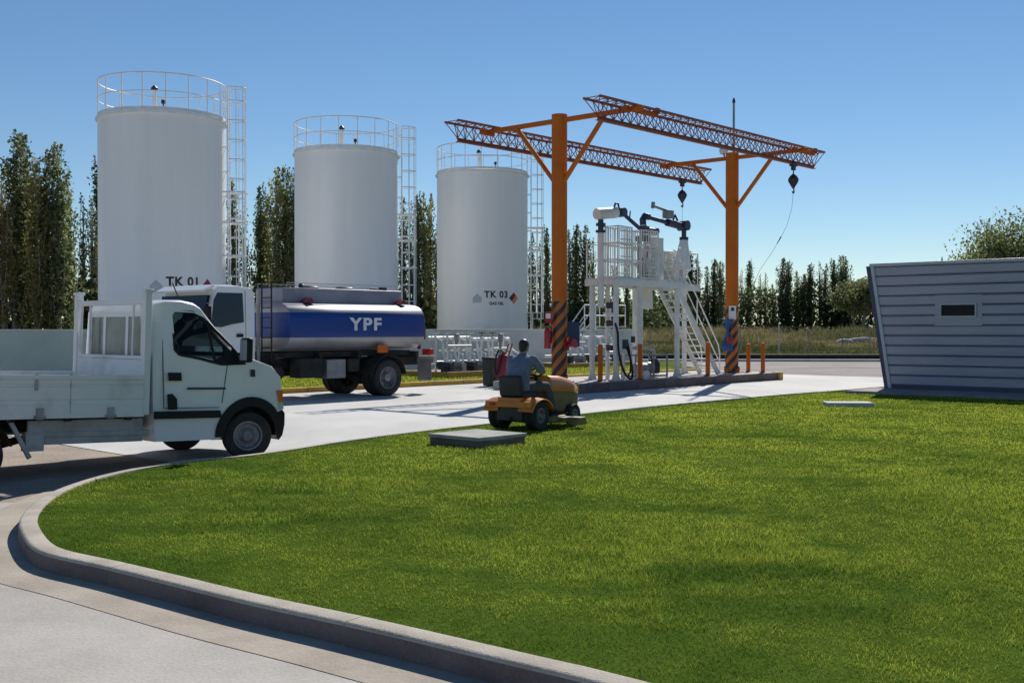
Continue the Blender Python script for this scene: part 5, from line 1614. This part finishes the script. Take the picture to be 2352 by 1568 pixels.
for y in (-1, 1):
    make_wheel(trk, (0, y * 1.02, 0.5), 0.5, 0.27, 0, True, 0.58, y)
    make_wheel(trk, (5.0, y * 0.98, 0.5), 0.5, 0.28, 0, False, 0.58, y)
    b = MB(); secs = []
    for q in np.linspace(R(8), R(172), 17):
        c, s = math.cos(q), math.sin(q)
        secs.append([(c * 0.60, y * 1.18, 0.5 + s * 0.60), (c * 0.60, y * 0.55, 0.5 + s * 0.60), (c * 0.625, y * 0.55, 0.5 + s * 0.625), (c * 0.625, y * 1.18, 0.5 + s * 0.625)])
    b.loft(secs); b.build('mudguard', M['chassis'], trk)
b = MB(); b.box((0.22, 1.14, 1.28), (0.36, 0.04, 0.2)); b.build('orange_placard', M['amber'], trk)
b = MB(); b.box((-1.72, 0, 0.92), (0.08, 2.3, 0.12)); b.box((-1.75, 0, 1.02), (0.1, 2.3, 0.05)); b.build('rear_bumper', M['galv'], trk)
for y in (-0.85, 0.85):
    b = MB(); b.box((-1.62, y, 0.62), (0.03, 0.55, 0.5)); b.build('mud_flap', M['greymetal'], trk)
for y in (-0.95, 0.95):
    b = MB(); b.box((-1.66, y, 1.17), (0.16, 0.32, 0.18)); b.build('tail_light', M['redlamp'], trk, bevel=0.02)
b = MB(); b.box((-1.46, 0.8, 1.5), (0.05, 0.08, 0.5)); b.box((-1.46, 1.02, 1.7), (0.04, 0.06, 0.35)); b.build('rear_marker', M['darkred'], trk)

# ------------------------------------------------------------------ ride-on mower
mp = at(1191, 985, 0.14)
MA = R(57)
mow = thing('lawn_tractor', 'orange ride-on lawn mower being driven along the far lawn edge', 'lawn mower', (mp.x, mp.y, 0.135), MA)
for y in (-1, 1):
    w_ = make_wheel(mow, (0, y * 0.36, 0.25), 0.25, 0.23, 0, False, 0.48, y)
    w_ = make_wheel(mow, (1.22, y * 0.34, 0.19), 0.19, 0.15, 0, False, 0.48, y)
def loftx(rows): 
    """rows: (x, half width, z low, z high, round)"""
    secs = []
    for x, hwid, zl, zh, rd in rows:
        secs.append([(x, -hwid, zl), (x, -hwid, zh - rd), (x, -hwid + rd * 0.5, zh - rd * 0.3), (x, -hwid + rd * 1.2, zh), (x, hwid - rd * 1.2, zh), (x, hwid - rd * 0.5, zh - rd * 0.3), (x, hwid, zh - rd), (x, hwid, zl)])
    return secs
b = MB(); b.loft(loftx([(0.58, 0.19, 0.62, 0.77, 0.05), (0.64, 0.27, 0.62, 0.89, 0.08), (1.0, 0.29, 0.61, 0.87, 0.09), (1.34, 0.285, 0.58, 0.81, 0.09), (1.56, 0.26, 0.54, 0.71, 0.07), (1.62, 0.21, 0.54, 0.64, 0.05)]))
b.build('hood', M['mower_orange'], mow, smooth=45)
b = MB(); b.loft([[(x, -w_, z0), (x, -w_, z1), (x, w_, z1), (x, w_, z0)] for x, w_, z0, z1 in ((0.62, 0.26, 0.26, 0.64), (1.0, 0.285, 0.24, 0.63), (1.34, 0.28, 0.24, 0.60), (1.56, 0.255, 0.22, 0.56), (1.63, 0.20, 0.24, 0.54))]); b.build('engine_frame', M['khaki'], mow, bevel=0.03)
b = MB()
for y in (-0.14, 0.14): b.lathe([(0.055, 0), (0.06, 0.03), (0.03, 0.04)], 14, Matrix.Translation((1.56, y, 0.54)) @ Matrix.Rotation(R(90), 4, 'Y'))
b.build('headlight', M['lens'], mow)
b = MB()
for y in (-1, 1):
    secs = []
    for q in np.linspace(R(20), R(165), 12):
        c, s = math.cos(q), math.sin(q)
        secs.append([(c * 0.34, y * 0.20, 0.25 + s * 0.27), (c * 0.34, y * 0.5, 0.25 + s * 0.26), (c * 0.36, y * 0.5, 0.25 + s * 0.28), (c * 0.36, y * 0.20, 0.25 + s * 0.32)])
    b.loft(secs)
b.box((0.0, 0, 0.50), (0.62, 0.44, 0.10)); b.box((-0.30, 0, 0.44), (0.08, 0.9, 0.10))
b.build('rear_fender', M['mower_orange'], mow, bevel=0.012)
b = MB(); b.box((-0.22, 0, 0.31), (0.14, 0.5, 0.30)); b.box((0.3, 0, 0.28), (1.1, 0.36, 0.2)); b.box((-0.33, 0, 0.2), (0.1, 0.12, 0.06)); b.build('rear_frame', M['mower_dark'], mow, bevel=0.02)
b = MB(); b.box((0.62, 0.32, 0.24), (0.55, 0.24, 0.03)); b.box((0.62, -0.32, 0.24), (0.55, 0.24, 0.03)); b.build('foot_rest', M['black'], mow)
b = MB(); b.lathe([(0.05, 0.10), (0.52, 0.10), (0.54, 0.14), (0.5, 0.22), (0.2, 0.25)], 26, Matrix.Translation((0.62, 0, 0)) @ Matrix.Scale(0.85, 4, (1, 0, 0))); b.box((0.62, -0.5, 0.15), (0.3, 0.2, 0.09)); b.build('mower_deck', M['khaki'], mow, bevel=0.015)
b = MB(); b.prism([(0, 0), (0.34, 0), (0.28, 0.13), (0.06, 0.13)], (0.62, -0.80, 0.06), (1, 0, 0), (0, 0, 1), (0, 1, 0), 0.22); b.build('discharge_chute', M['khaki'], mow, bevel=0.015)
b = MB(); b.box((0.04, 0, 0.58), (0.50, 0.46, 0.10)); sp_ = b.build('seat', M['seatblack'], mow, bevel=0.035, seg=3)
b = MB(); b.box((-0.235, 0, 0.74), (0.08, 0.46, 0.36), (0, R(-9), 0)); b.build('seat_back', M['seatblack'], mow, bevel=0.04, seg=3)
b = MB(); b.bar((0.66, 0, 0.6), (0.52, 0, 0.90), 0.03); b.build('steering_column', M['black'], mow)
Ms = Matrix.Translation((0.50, 0, 0.93)) @ Matrix.Rotation(R(-28), 4, 'Y')
b = MB()
b.tube([Ms @ Vector((0.17 * math.cos(q), 0.17 * math.sin(q), 0)) for q in np.linspace(0, 2 * math.pi, 25)[:-1]], 0.017, 8, True)
for k in range(3): b.bar(Ms @ Vector((0, 0, -0.02)), Ms @ Vector((0.17 * math.cos(k * 2.094), 0.17 * math.sin(k * 2.094), 0)), 0.014)
b.build('steering_wheel', M['black'], mow)
b = MB(); b.bar((0.3, 0.42, 0.4), (0.36, 0.44, 0.66), 0.014); b.bar((0.36, 0.44, 0.64), (0.36, 0.44, 0.70), 0.022); b.build('height_lever', M['black'], mow)
b = MB(); b.box((-0.1, -0.24, 0.56), (0.05, 0.03, 0.02)); b.box((-0.345, 0.3, 0.44), (0.02, 0.1, 0.05)); b.build('tail_reflector', M['redlamp'], mow)

# ------------------------------------------------------------------ the driver
def blob(name, b, material, parent, voxel, iters=6):
    """overlapping limbs fused into one continuous surface"""
    o = b.build(name, material, parent, smooth=0)
    rm = o.modifiers.new('fuse', 'REMESH')
    rm.mode = 'VOXEL'; rm.voxel_size = voxel; rm.use_smooth_shade = True
    sm = o.modifiers.new('soft', 'SMOOTH'); sm.factor = 0.5; sm.iterations = iters
    return o
def ell(b, c, r, rot=(0, 0, 0)):
    prof = [(math.sin(q), -math.cos(q)) for q in np.linspace(0.12, math.pi - 0.12, 13)]
    b.lathe(prof, 20, Matrix.Translation(Vector(c)) @ Euler(rot).to_matrix().to_4x4() @ Matrix.Diagonal((r[0], r[1], r[2], 1)))
def torso(b, secs):
    """secs: (x, y, z, half depth, half width)"""
    b.loft([[(x + d * math.cos(q), y + w * math.sin(q), z) for q in np.linspace(0, 2 * math.pi, 25)[:-1]] for x, y, z, d, w in secs])
drv = thing('person', 'man seen from behind in grey blue shirt and dark trousers riding the mower, leaning forward', 'person', (mp.x, mp.y, 0.135), MA)
SH, EL, WR = (0.14, 0.20, 1.19), (0.24, 0.315, 0.97), (0.43, 0.185, 0.985)
HP, KN, AN = (0.10, 0.10, 0.69), (0.50, 0.235, 0.71), (0.61, 0.29, 0.33)
b = MB()
torso(b, [(0.02, 0, 0.64, 0.10, 0.14), (0.03, 0, 0.80, 0.095, 0.13), (0.06, 0, 1.0, 0.10, 0.15), (0.11, 0, 1.17, 0.09, 0.17), (0.14, 0, 1.25, 0.06, 0.09)])
b.tube([(0.13, 0, 1.20), (0.17, 0.01, 1.30), (0.195, 0.015, 1.36)], [0.06, 0.054, 0.052], 14)
ell(b, (0.215, 0.02, 1.405), (0.098, 0.076, 0.105), (0, R(22), 0))
ell(b, (0.255, 0.02, 1.345), (0.05, 0.05, 0.05))                     # jaw
b.bar((0.29, 0.02, 1.40), (0.325, 0.02, 1.365), 0.010, 0.018, 10)    # nose
for s in (-1, 1):
    ell(b, (0.20, 0.02 + 0.077 * s, 1.395), (0.024, 0.012, 0.032), (0, R(20), 0))
    m_ = lambda p: (p[0], p[1] * s, p[2])
    b.tube([m_(SH), m_(EL)], [0.056, 0.043], 14); ell(b, m_(EL), (0.044, 0.044, 0.044))
    b.tube([m_(EL), m_((0.34, 0.26, 0.965)), m_(WR)], [0.043, 0.040, 0.029], 14)
    ell(b, m_((0.475, 0.165, 0.985)), (0.048, 0.040, 0.022), (0, R(12), 0))
    for k in range(4):
        off = (k - 1.5) * 0.020
        L = (0.9, 1.0, 0.95, 0.78)[k]
        x0, y0 = 0.510, (0.165 - 0.1 * off) * s + off
        b.tube([(x0, y0, 0.985), (x0 + 0.034 * L, y0, 0.975), (x0 + 0.036 * L, y0, 0.945), (x0 + 0.012, y0, 0.930)], [0.0095, 0.0095, 0.009, 0.008], 8)
    b.tube([m_((0.46, 0.14, 0.975)), m_((0.50, 0.118, 0.955)), m_((0.53, 0.122, 0.935))], [0.012, 0.011, 0.009], 8)
    b.tube([m_(HP), m_(KN), m_(AN)], [0.075, 0.055, 0.04], 12)
body_ = blob('body', b, M['skin'], drv, 0.007, 3)
b = MB()
for s in (-1, 1): ell(b, (0.298, 0.02 + 0.032 * s, 1.408), (0.010, 0.012, 0.010))
b.build('eyes', M['white'], drv)
b = MB()
torso(b, [(-0.02, 0, 0.66, 0.15, 0.215), (-0.03, 0, 0.74, 0.155, 0.22), (-0.01, 0, 0.88, 0.15, 0.215), (0.03, 0, 1.02, 0.15, 0.235), (0.08, 0, 1.13, 0.14, 0.25), (0.115, 0, 1.20, 0.115, 0.21), (0.135, 0, 1.255, 0.075, 0.105), (0.15, 0, 1.28, 0.06, 0.068)])
for s in (-1, 1):
    ell(b, (0.12, 0.215 * s, 1.175), (0.09, 0.085, 0.08))
    b.tube([(0.115, 0.205 * s, 1.18), (0.18, 0.285 * s, 1.07), (0.235, 0.320 * s, 0.975)], [0.086, 0.078, 0.070], 16)
for k in range(5): b.tube([(-0.155 + 0.02 * math.sin(k), -0.15 + 0.02 * k, 0.72 + 0.05 * k), (-0.12, 0.0, 0.76 + 0.05 * k), (-0.14, 0.15, 0.70 + 0.06 * k)], 0.016, 6)
blob('shirt', b, M['shirt'], drv, 0.012, 5)
b = MB()
torso(b, [(0.0, 0, 0.615, 0.15, 0.185), (0.0, 0, 0.70, 0.145, 0.19), (0.0, 0, 0.78, 0.12, 0.175)])
for s in (-1, 1):
    m_ = lambda p: (p[0], p[1] * s, p[2])
    b.tube([m_(HP), m_((0.30, 0.18, 0.715)), m_(KN)], [0.105, 0.096, 0.084], 16); ell(b, m_(KN), (0.085, 0.082, 0.085))
    b.tube([m_(KN), m_((0.56, 0.27, 0.54)), m_(AN)], [0.083, 0.078, 0.064], 16)
blob('trousers', b, M['trouser'], drv, 0.012, 5)
for s in (-1, 1):
    b = MB()
    b.tube([(0.61, 0.292 * s, 0.36), (0.615, 0.293 * s, 0.30)], [0.054, 0.056], 14); ell(b, (0.60, 0.29 * s, 0.285), (0.055, 0.048, 0.045))
    ell(b, (0.69, 0.305 * s, 0.275), (0.10, 0.047, 0.042), (0, 0, R(8 * s)))
    blob('boot', b, M['boot'], drv, 0.010, 3)
b = MB()
ell(b, (0.198, 0.02, 1.425), (0.103, 0.086, 0.100), (0, R(22), 0)); ell(b, (0.165, 0.02, 1.365), (0.075, 0.07, 0.075))
blob('hair', b, M['hair'], drv, 0.008, 3)

# ------------------------------------------------------------------ trees
def leaf_quads(C, size, rs, flat=0.0):
    """C: (N, 3) leaf centres"""
    n = len(C)
    a = rs.normal(size=(n, 3)); a /= np.linalg.norm(a, axis=1)[:, None]
    c = rs.normal(size=(n, 3)); c -= a * (a * c).sum(1)[:, None]; c /= np.linalg.norm(c, axis=1)[:, None]
    sz = size * (0.6 + 0.8 * rs.random(n))[:, None]
    return np.stack([C - a * sz, C - c * sz * 0.62, C + a * sz, C + c * sz * 0.62], 1)
def poplar_mesh(seed, sparse=1.0, wide=1.0, material=None):
    """columnar poplar: ascending limbs, each one a narrow plume of small leaves"""
    rs = np.random.default_rng(seed)
    H = 14.0
    wood = MB()
    wood.tube([(0, 0, 0), (0.05, 0.03, 3), (-0.03, 0.05, 7), (0.02, 0, 11.5), (0.0, 0.0, 13.6)], [0.22, 0.17, 0.1, 0.04, 0.01], 8)
    P, T = [], []
    nl = 26
    for k in range(nl):
        f = k / (nl - 1)
        z0 = 0.5 + f ** 1.1 * 9.6
        az = k * 2.4 + rs.normal() * 0.5
        rmax = wide * (0.3 + 1.25 * rs.random()) * (1.0 - 0.6 * f)
        L = min(H - 0.4 - z0 + rs.random() * 0.8, 2.6 + 3.4 * rs.random())
        if k >= nl - 2: L = H - z0; rmax *= 0.3
        tt = np.linspace(0, 1, 7)
        px = rmax * math.cos(az) * tt ** 0.6 + 0.08 * np.sin(tt * 5 + k)
        py = rmax * math.sin(az) * tt ** 0.6 + 0.08 * np.cos(tt * 4 + k)
        pz = z0 + L * tt
        wood.tube(list(zip(px, py, pz)), list(np.linspace(0.05, 0.01, 7)), 5)
        n = int(100 * sparse * (0.4 + 0.9 * rs.random()) * (0.6 + L / 6))
        u = 1 - (1 - rs.random(n)) ** 0.85
        u = 0.08 + 0.97 * u
        sp = (0.05 + 0.24 * np.sin(np.clip(u, 0.02, 0.99) * math.pi) ** 0.8) * (0.8 + 0.4 * rs.random())
        C = np.stack([np.interp(u, tt, px) + rs.normal(size=n) * sp * wide, np.interp(u, tt, py) + rs.normal(size=n) * sp * wide, np.interp(u, tt, pz) + (u > 1) * (u - 1) * L + rs.normal(size=n) * 0.12], 1)
        P.append(C)
        base = 0.15 + 0.55 * rs.random()
        T.append(np.clip(base + rs.normal(0, 0.22, n), 0, 1))
    C = np.concatenate(P); tone = np.concatenate(T)
    C[:, 2] = np.clip(C[:, 2], 0.2, H + 0.5)
    return wood, leaf_quads(C, 0.135, rs), np.repeat(tone[:, None], 4, 1)
def crown_tree_mesh(seed, n_cl, leaves, size):
    rs = np.random.default_rng(seed)
    wood = MB()
    wood.tube([(0, 0, 0), (0.1, 0, 1.6), (0.0, 0.1, 3.0)], [0.24, 0.2, 0.14], 8)
    P, T = [], []
    for k in range(n_cl):
        az = rs.random() * 6.28; el = math.asin(rs.uniform(-0.2, 1))
        rad = rs.uniform(0.45, 1.0) * 2.7
        c = np.array([rad * math.cos(az) * math.cos(el), rad * math.sin(az) * math.cos(el), 4.5 + rad * math.sin(el) * 1.1])
        wood.tube([(0, 0.1, 2.4 + 0.3 * rs.random()), tuple(c * 0.55 + np.array([0, 0, 1.2])), tuple(c)], [0.08, 0.05, 0.015], 5)
        n = int(leaves * (0.6 + 0.8 * rs.random()))
        P.append(c + rs.normal(size=(n, 3)) * np.array([0.55, 0.55, 0.42]) * rs.uniform(0.7, 1.2))
        T.append(np.clip(rs.uniform(0.25, 0.75) + rs.normal(0, 0.22, n), 0, 1))
    C = np.concatenate(P); tone = np.concatenate(T)
    return wood, leaf_quads(C, size, rs), np.repeat(tone[:, None], 4, 1)
def tree_proto(name, data, leafm):
    wood, Q, A = data
    root = bpy.data.objects.new(name, None); COL.objects.link(root)
    wood.build('trunk', M['bark'], root)
    np_mesh('crown', Q, 4, leafm, root, A)
    return root
protos = {}
for key, seed, spr, wd, lm in (('a', 1, 1.0, 1.0, 'leaf_dark'), ('b', 2, 1.15, 0.85, 'leaf_dark'), ('c', 3, 0.8, 0.9, 'leaf_dark'), ('d', 4, 1.25, 1.15, 'leaf_dark'), ('s', 5, 0.33, 0.8, 'leaf_dark'), ('o', 6, 1.1, 1.05, 'leaf_olive'), ('p', 7, 0.9, 1.0, 'leaf_olive')):
    protos[key] = (poplar_mesh(seed, spr, wd), lm)
protos['r'] = (crown_tree_mesh(11, 46, 130, 0.16), 'leaf_dark')
protos['q'] = (crown_tree_mesh(12, 60, 170, 0.085), 'leaf_light')
made = {}
def plant(key, u, vtop, dpt, label, name='poplar_tree', group=None, z=0.0, natural=14.3, wide=1.0, cat='tree'):
    x = (u - CX) / FPX * dpt
    h = (VH - vtop) / FPX * dpt + EYE - z
    if key not in made:
        made[key] = tree_proto(name, protos[key][0], M[protos[key][1]])
        r = made[key]
    else:
        src = made[key]
        r = src.copy(); COL.objects.link(r)
        for ch in [c for c in bpy.data.objects if c.parent == src]:
            c = ch.copy(); COL.objects.link(c); c.parent = r
    r.name = name
    s = h / natural
    r.location = (x, dpt, z); r.rotation_euler = (0, 0, random.random() * 6.28)
    r.scale = (s * wide, s * wide, s)
    for kk in ('group',):
        if kk in r: del r[kk]
    return tag(r, label, cat, group)
ORD = ['leftmost', 'second from left', 'third from left', 'fourth from left', 'fifth from left', 'sixth from left', 'seventh from left', 'eighth from left', 'ninth from left', 'tenth from left', 'eleventh from left',
       'twelfth from left', 'thirteenth from left', 'fourteenth from left', 'fifteenth from left', 'sixteenth from left', 'seventeenth from left', 'eighteenth from left']
def cluster(items, dpt, adj, where, wide=1.0):
    items = sorted(items)
    for i, it in enumerate(items):
        key, u, v = it[2], it[0], it[1]
        plant(key, u, v, dpt + (it[3] if len(it) > 3 else random.uniform(-2.5, 2.5)), '%s poplar, %s %s' % (adj.get(key, 'dark'), ORD[i], where), group='poplars of the windbreak', wide=wide)
ADJ = {'s': 'thin sparse', 'o': 'olive green', 'p': 'olive green', 'a': 'dark', 'b': 'slender dark', 'c': 'dark', 'd': 'bushy dark'}
cluster([(-30, 370, 'o'), (6, 388, 'o', -5), (36, 296, 'a'), (58, 305, 'd'), (84, 358, 'p', -3), (107, 342, 'a'), (134, 326, 'd'), (157, 405, 'c'), (192, 448, 's', 6), (213, 455, 's', 4), (230, 365, 'b', 8)], 76, ADJ, 'of those left of the first tank', 0.95)
cluster([(536, 412, 'c', -3), (562, 470, 's'), (598, 425, 'b'), (613, 445, 'a'), (636, 388, 'p'), (657, 378, 'd'), (676, 384, 'a')], 92, ADJ, 'of those between the first and second tanks', 0.9)
cluster([(926, 452, 'c', -4), (942, 466, 's'), (958, 445, 'b'), (974, 440, 'p'), (988, 446, 'c'), (1004, 500, 's')], 103, ADJ, 'of those between the second and third tanks', 0.8)
cluster([(1221, 535, 'c', -6), (1240, 552, 's'), (1256, 520, 'b')], 128, ADJ, 'of those just left of the left orange column', 0.85)
cluster([(1308, 528, 'c'), (1323, 514, 'b'), (1345, 513, 'a'), (1362, 545, 's'), (1382, 590, 'c'), (1412, 606, 'd'), (1440, 598, 'b'), (1470, 612, 'c')], 136, ADJ, 'of those right of the left orange column', 0.95)
cluster([(1500, 610, 'b'), (1530, 618, 'd'), (1560, 600, 'c'), (1586, 575, 'b'), (1601, 590, 'a'), (1624, 610, 'c'), (1640, 594, 'b'), (1655, 598, 'd')], 185, ADJ, 'of those behind the stairs and platform', 1.1)
cluster([(1702, 620, 's'), (1720, 597, 'b'), (1746, 629, 's'), (1758, 626, 's'), (1775, 652, 'c'), (1797, 591, 'd'), (1811, 600, 'b'), (1831, 622, 'c'), (1845, 628, 'd'), (1861, 606, 'b'), (1883, 601, 's'), (1896, 606, 'c'), (1914, 595, 'b'), (1932, 585, 'd'), (1942, 594, 'a')], 205, ADJ, 'of those between right column and grey building', 1.2)
for (u, v, d, lab) in ((1962, 645, 170, 'round bushy tree next to the tall poplars, leftmost of the bushy ones'), (1985, 632, 166, 'round bushy tree touching the grey building edge'), (2014, 628, 160, 'round bushy tree half hidden behind the leaning building end')):
    plant('r', u, v, d, lab, 'bushy_tree', 'round bushy trees by the grey building', 0.5, 7.6, 1.0)
for (u, v, d, lab) in ((2285, 508, 58, 'light green leafy tree above the grey roof, the lower left one'), (2348, 476, 57, 'light green leafy tree above the grey roof, the taller right one'), (2420, 490, 60, 'light green leafy tree cut by the right edge of the photo')):
    plant('q', u, v, d, lab, 'leafy_tree', 'light green trees behind the grey building', 0.0, 7.8, 0.9)

# dark undergrowth along the foot of the windbreak
line = [(-60, 70, 5.5), (-32, 78, 6.0), (-18.5, 93, 5.0), (-7.5, 104, 4.6), (5, 132, 4.6), (18, 150, 6.0), (30, 186, 8.0), (54, 206, 9.5), (66, 190, 8.0), (84, 185, 7.0)]
n = 52000
seg = rng.integers(0, len(line) - 1, n)
u = rng.random(n)
LA = np.array(line)
Pm = LA[seg] * (1 - u)[:, None] + LA[seg + 1] * u[:, None]
hh_ = Pm[:, 2] * (0.55 + 0.65 * vnoise(Pm[:, 0], Pm[:, 1], 3.0, 77))
C = np.stack([Pm[:, 0] + rng.normal(0, 1.1, n), Pm[:, 1] + rng.normal(0, 1.3, n), hh_ * rng.random(n) ** 1.25 + 0.1], 1)
Q = leaf_quads(C, 0.30, rng)
tn = np.clip(0.10 + rng.normal(0, 0.12, n), 0, 1)
tag(np_mesh('undergrowth', Q, 4, M['leaf_dark'], attr=np.repeat(tn[:, None], 4, 1)), 'dark undergrowth filling the foot of the poplar windbreak', 'undergrowth', kind='stuff')

# ------------------------------------------------------------------ wire fence before the field
fe = thing('wire_fence', 'thin wire fence on slim posts in front of the weedy field', 'fence', (0, 0, 0))
posts = [(1492, 69.5, 0), (1600, 70, 0), (1700, 70, 0), (1789, 68.5, 1), (1858, 70, 0), (1935, 70, 0), (1998, 69.5, 0), (2060, 69, 0), (2130, 69, 0)]
pp = []
for (u, d, kk) in posts:
    x = (u - CX) / FPX * d
    pp.append((x, d))
    b = MB(); b.bar((x, d, 0.1), (x, d, 2.15 if kk else 1.95), 0.045 if kk else 0.035, n=8)
    b.build('post', M['galv'] if kk else M['greymetal'], fe)
b = MB()
for z in (0.5, 0.85, 1.2, 1.55, 1.85):
    b.tube([(x, d, z + 0.1) for x, d in pp], 0.008, 4)
b.build('wires', M['greymetal'], fe)
b = MB()
for (u, d, w, h) in ((1985, 92, 3.2, 0.35), (1940, 90, 1.4, 0.3)):
    b = MB()
    x = (u - CX) / FPX * d
    secs = []
    for k in range(7):
        t = k / 6
        r = h * math.sin(math.pi * (0.08 + 0.84 * t))
        secs.append([(x - w / 2 + w * t, d + r * 1.4 * math.cos(q), fz(x, d) + 0.05 + max(-0.05, r * math.sin(q))) for q in np.linspace(0, 2 * math.pi, 11)[:-1]])
    b.loft(secs)
    tag(b.build('rubble_heap', M['island'], smooth=50), 'long pale rubble heap in the field by the grey building' if w > 2 else 'short pale rubble heap in the weedy field', 'rubble', 'pale rubble heaps')
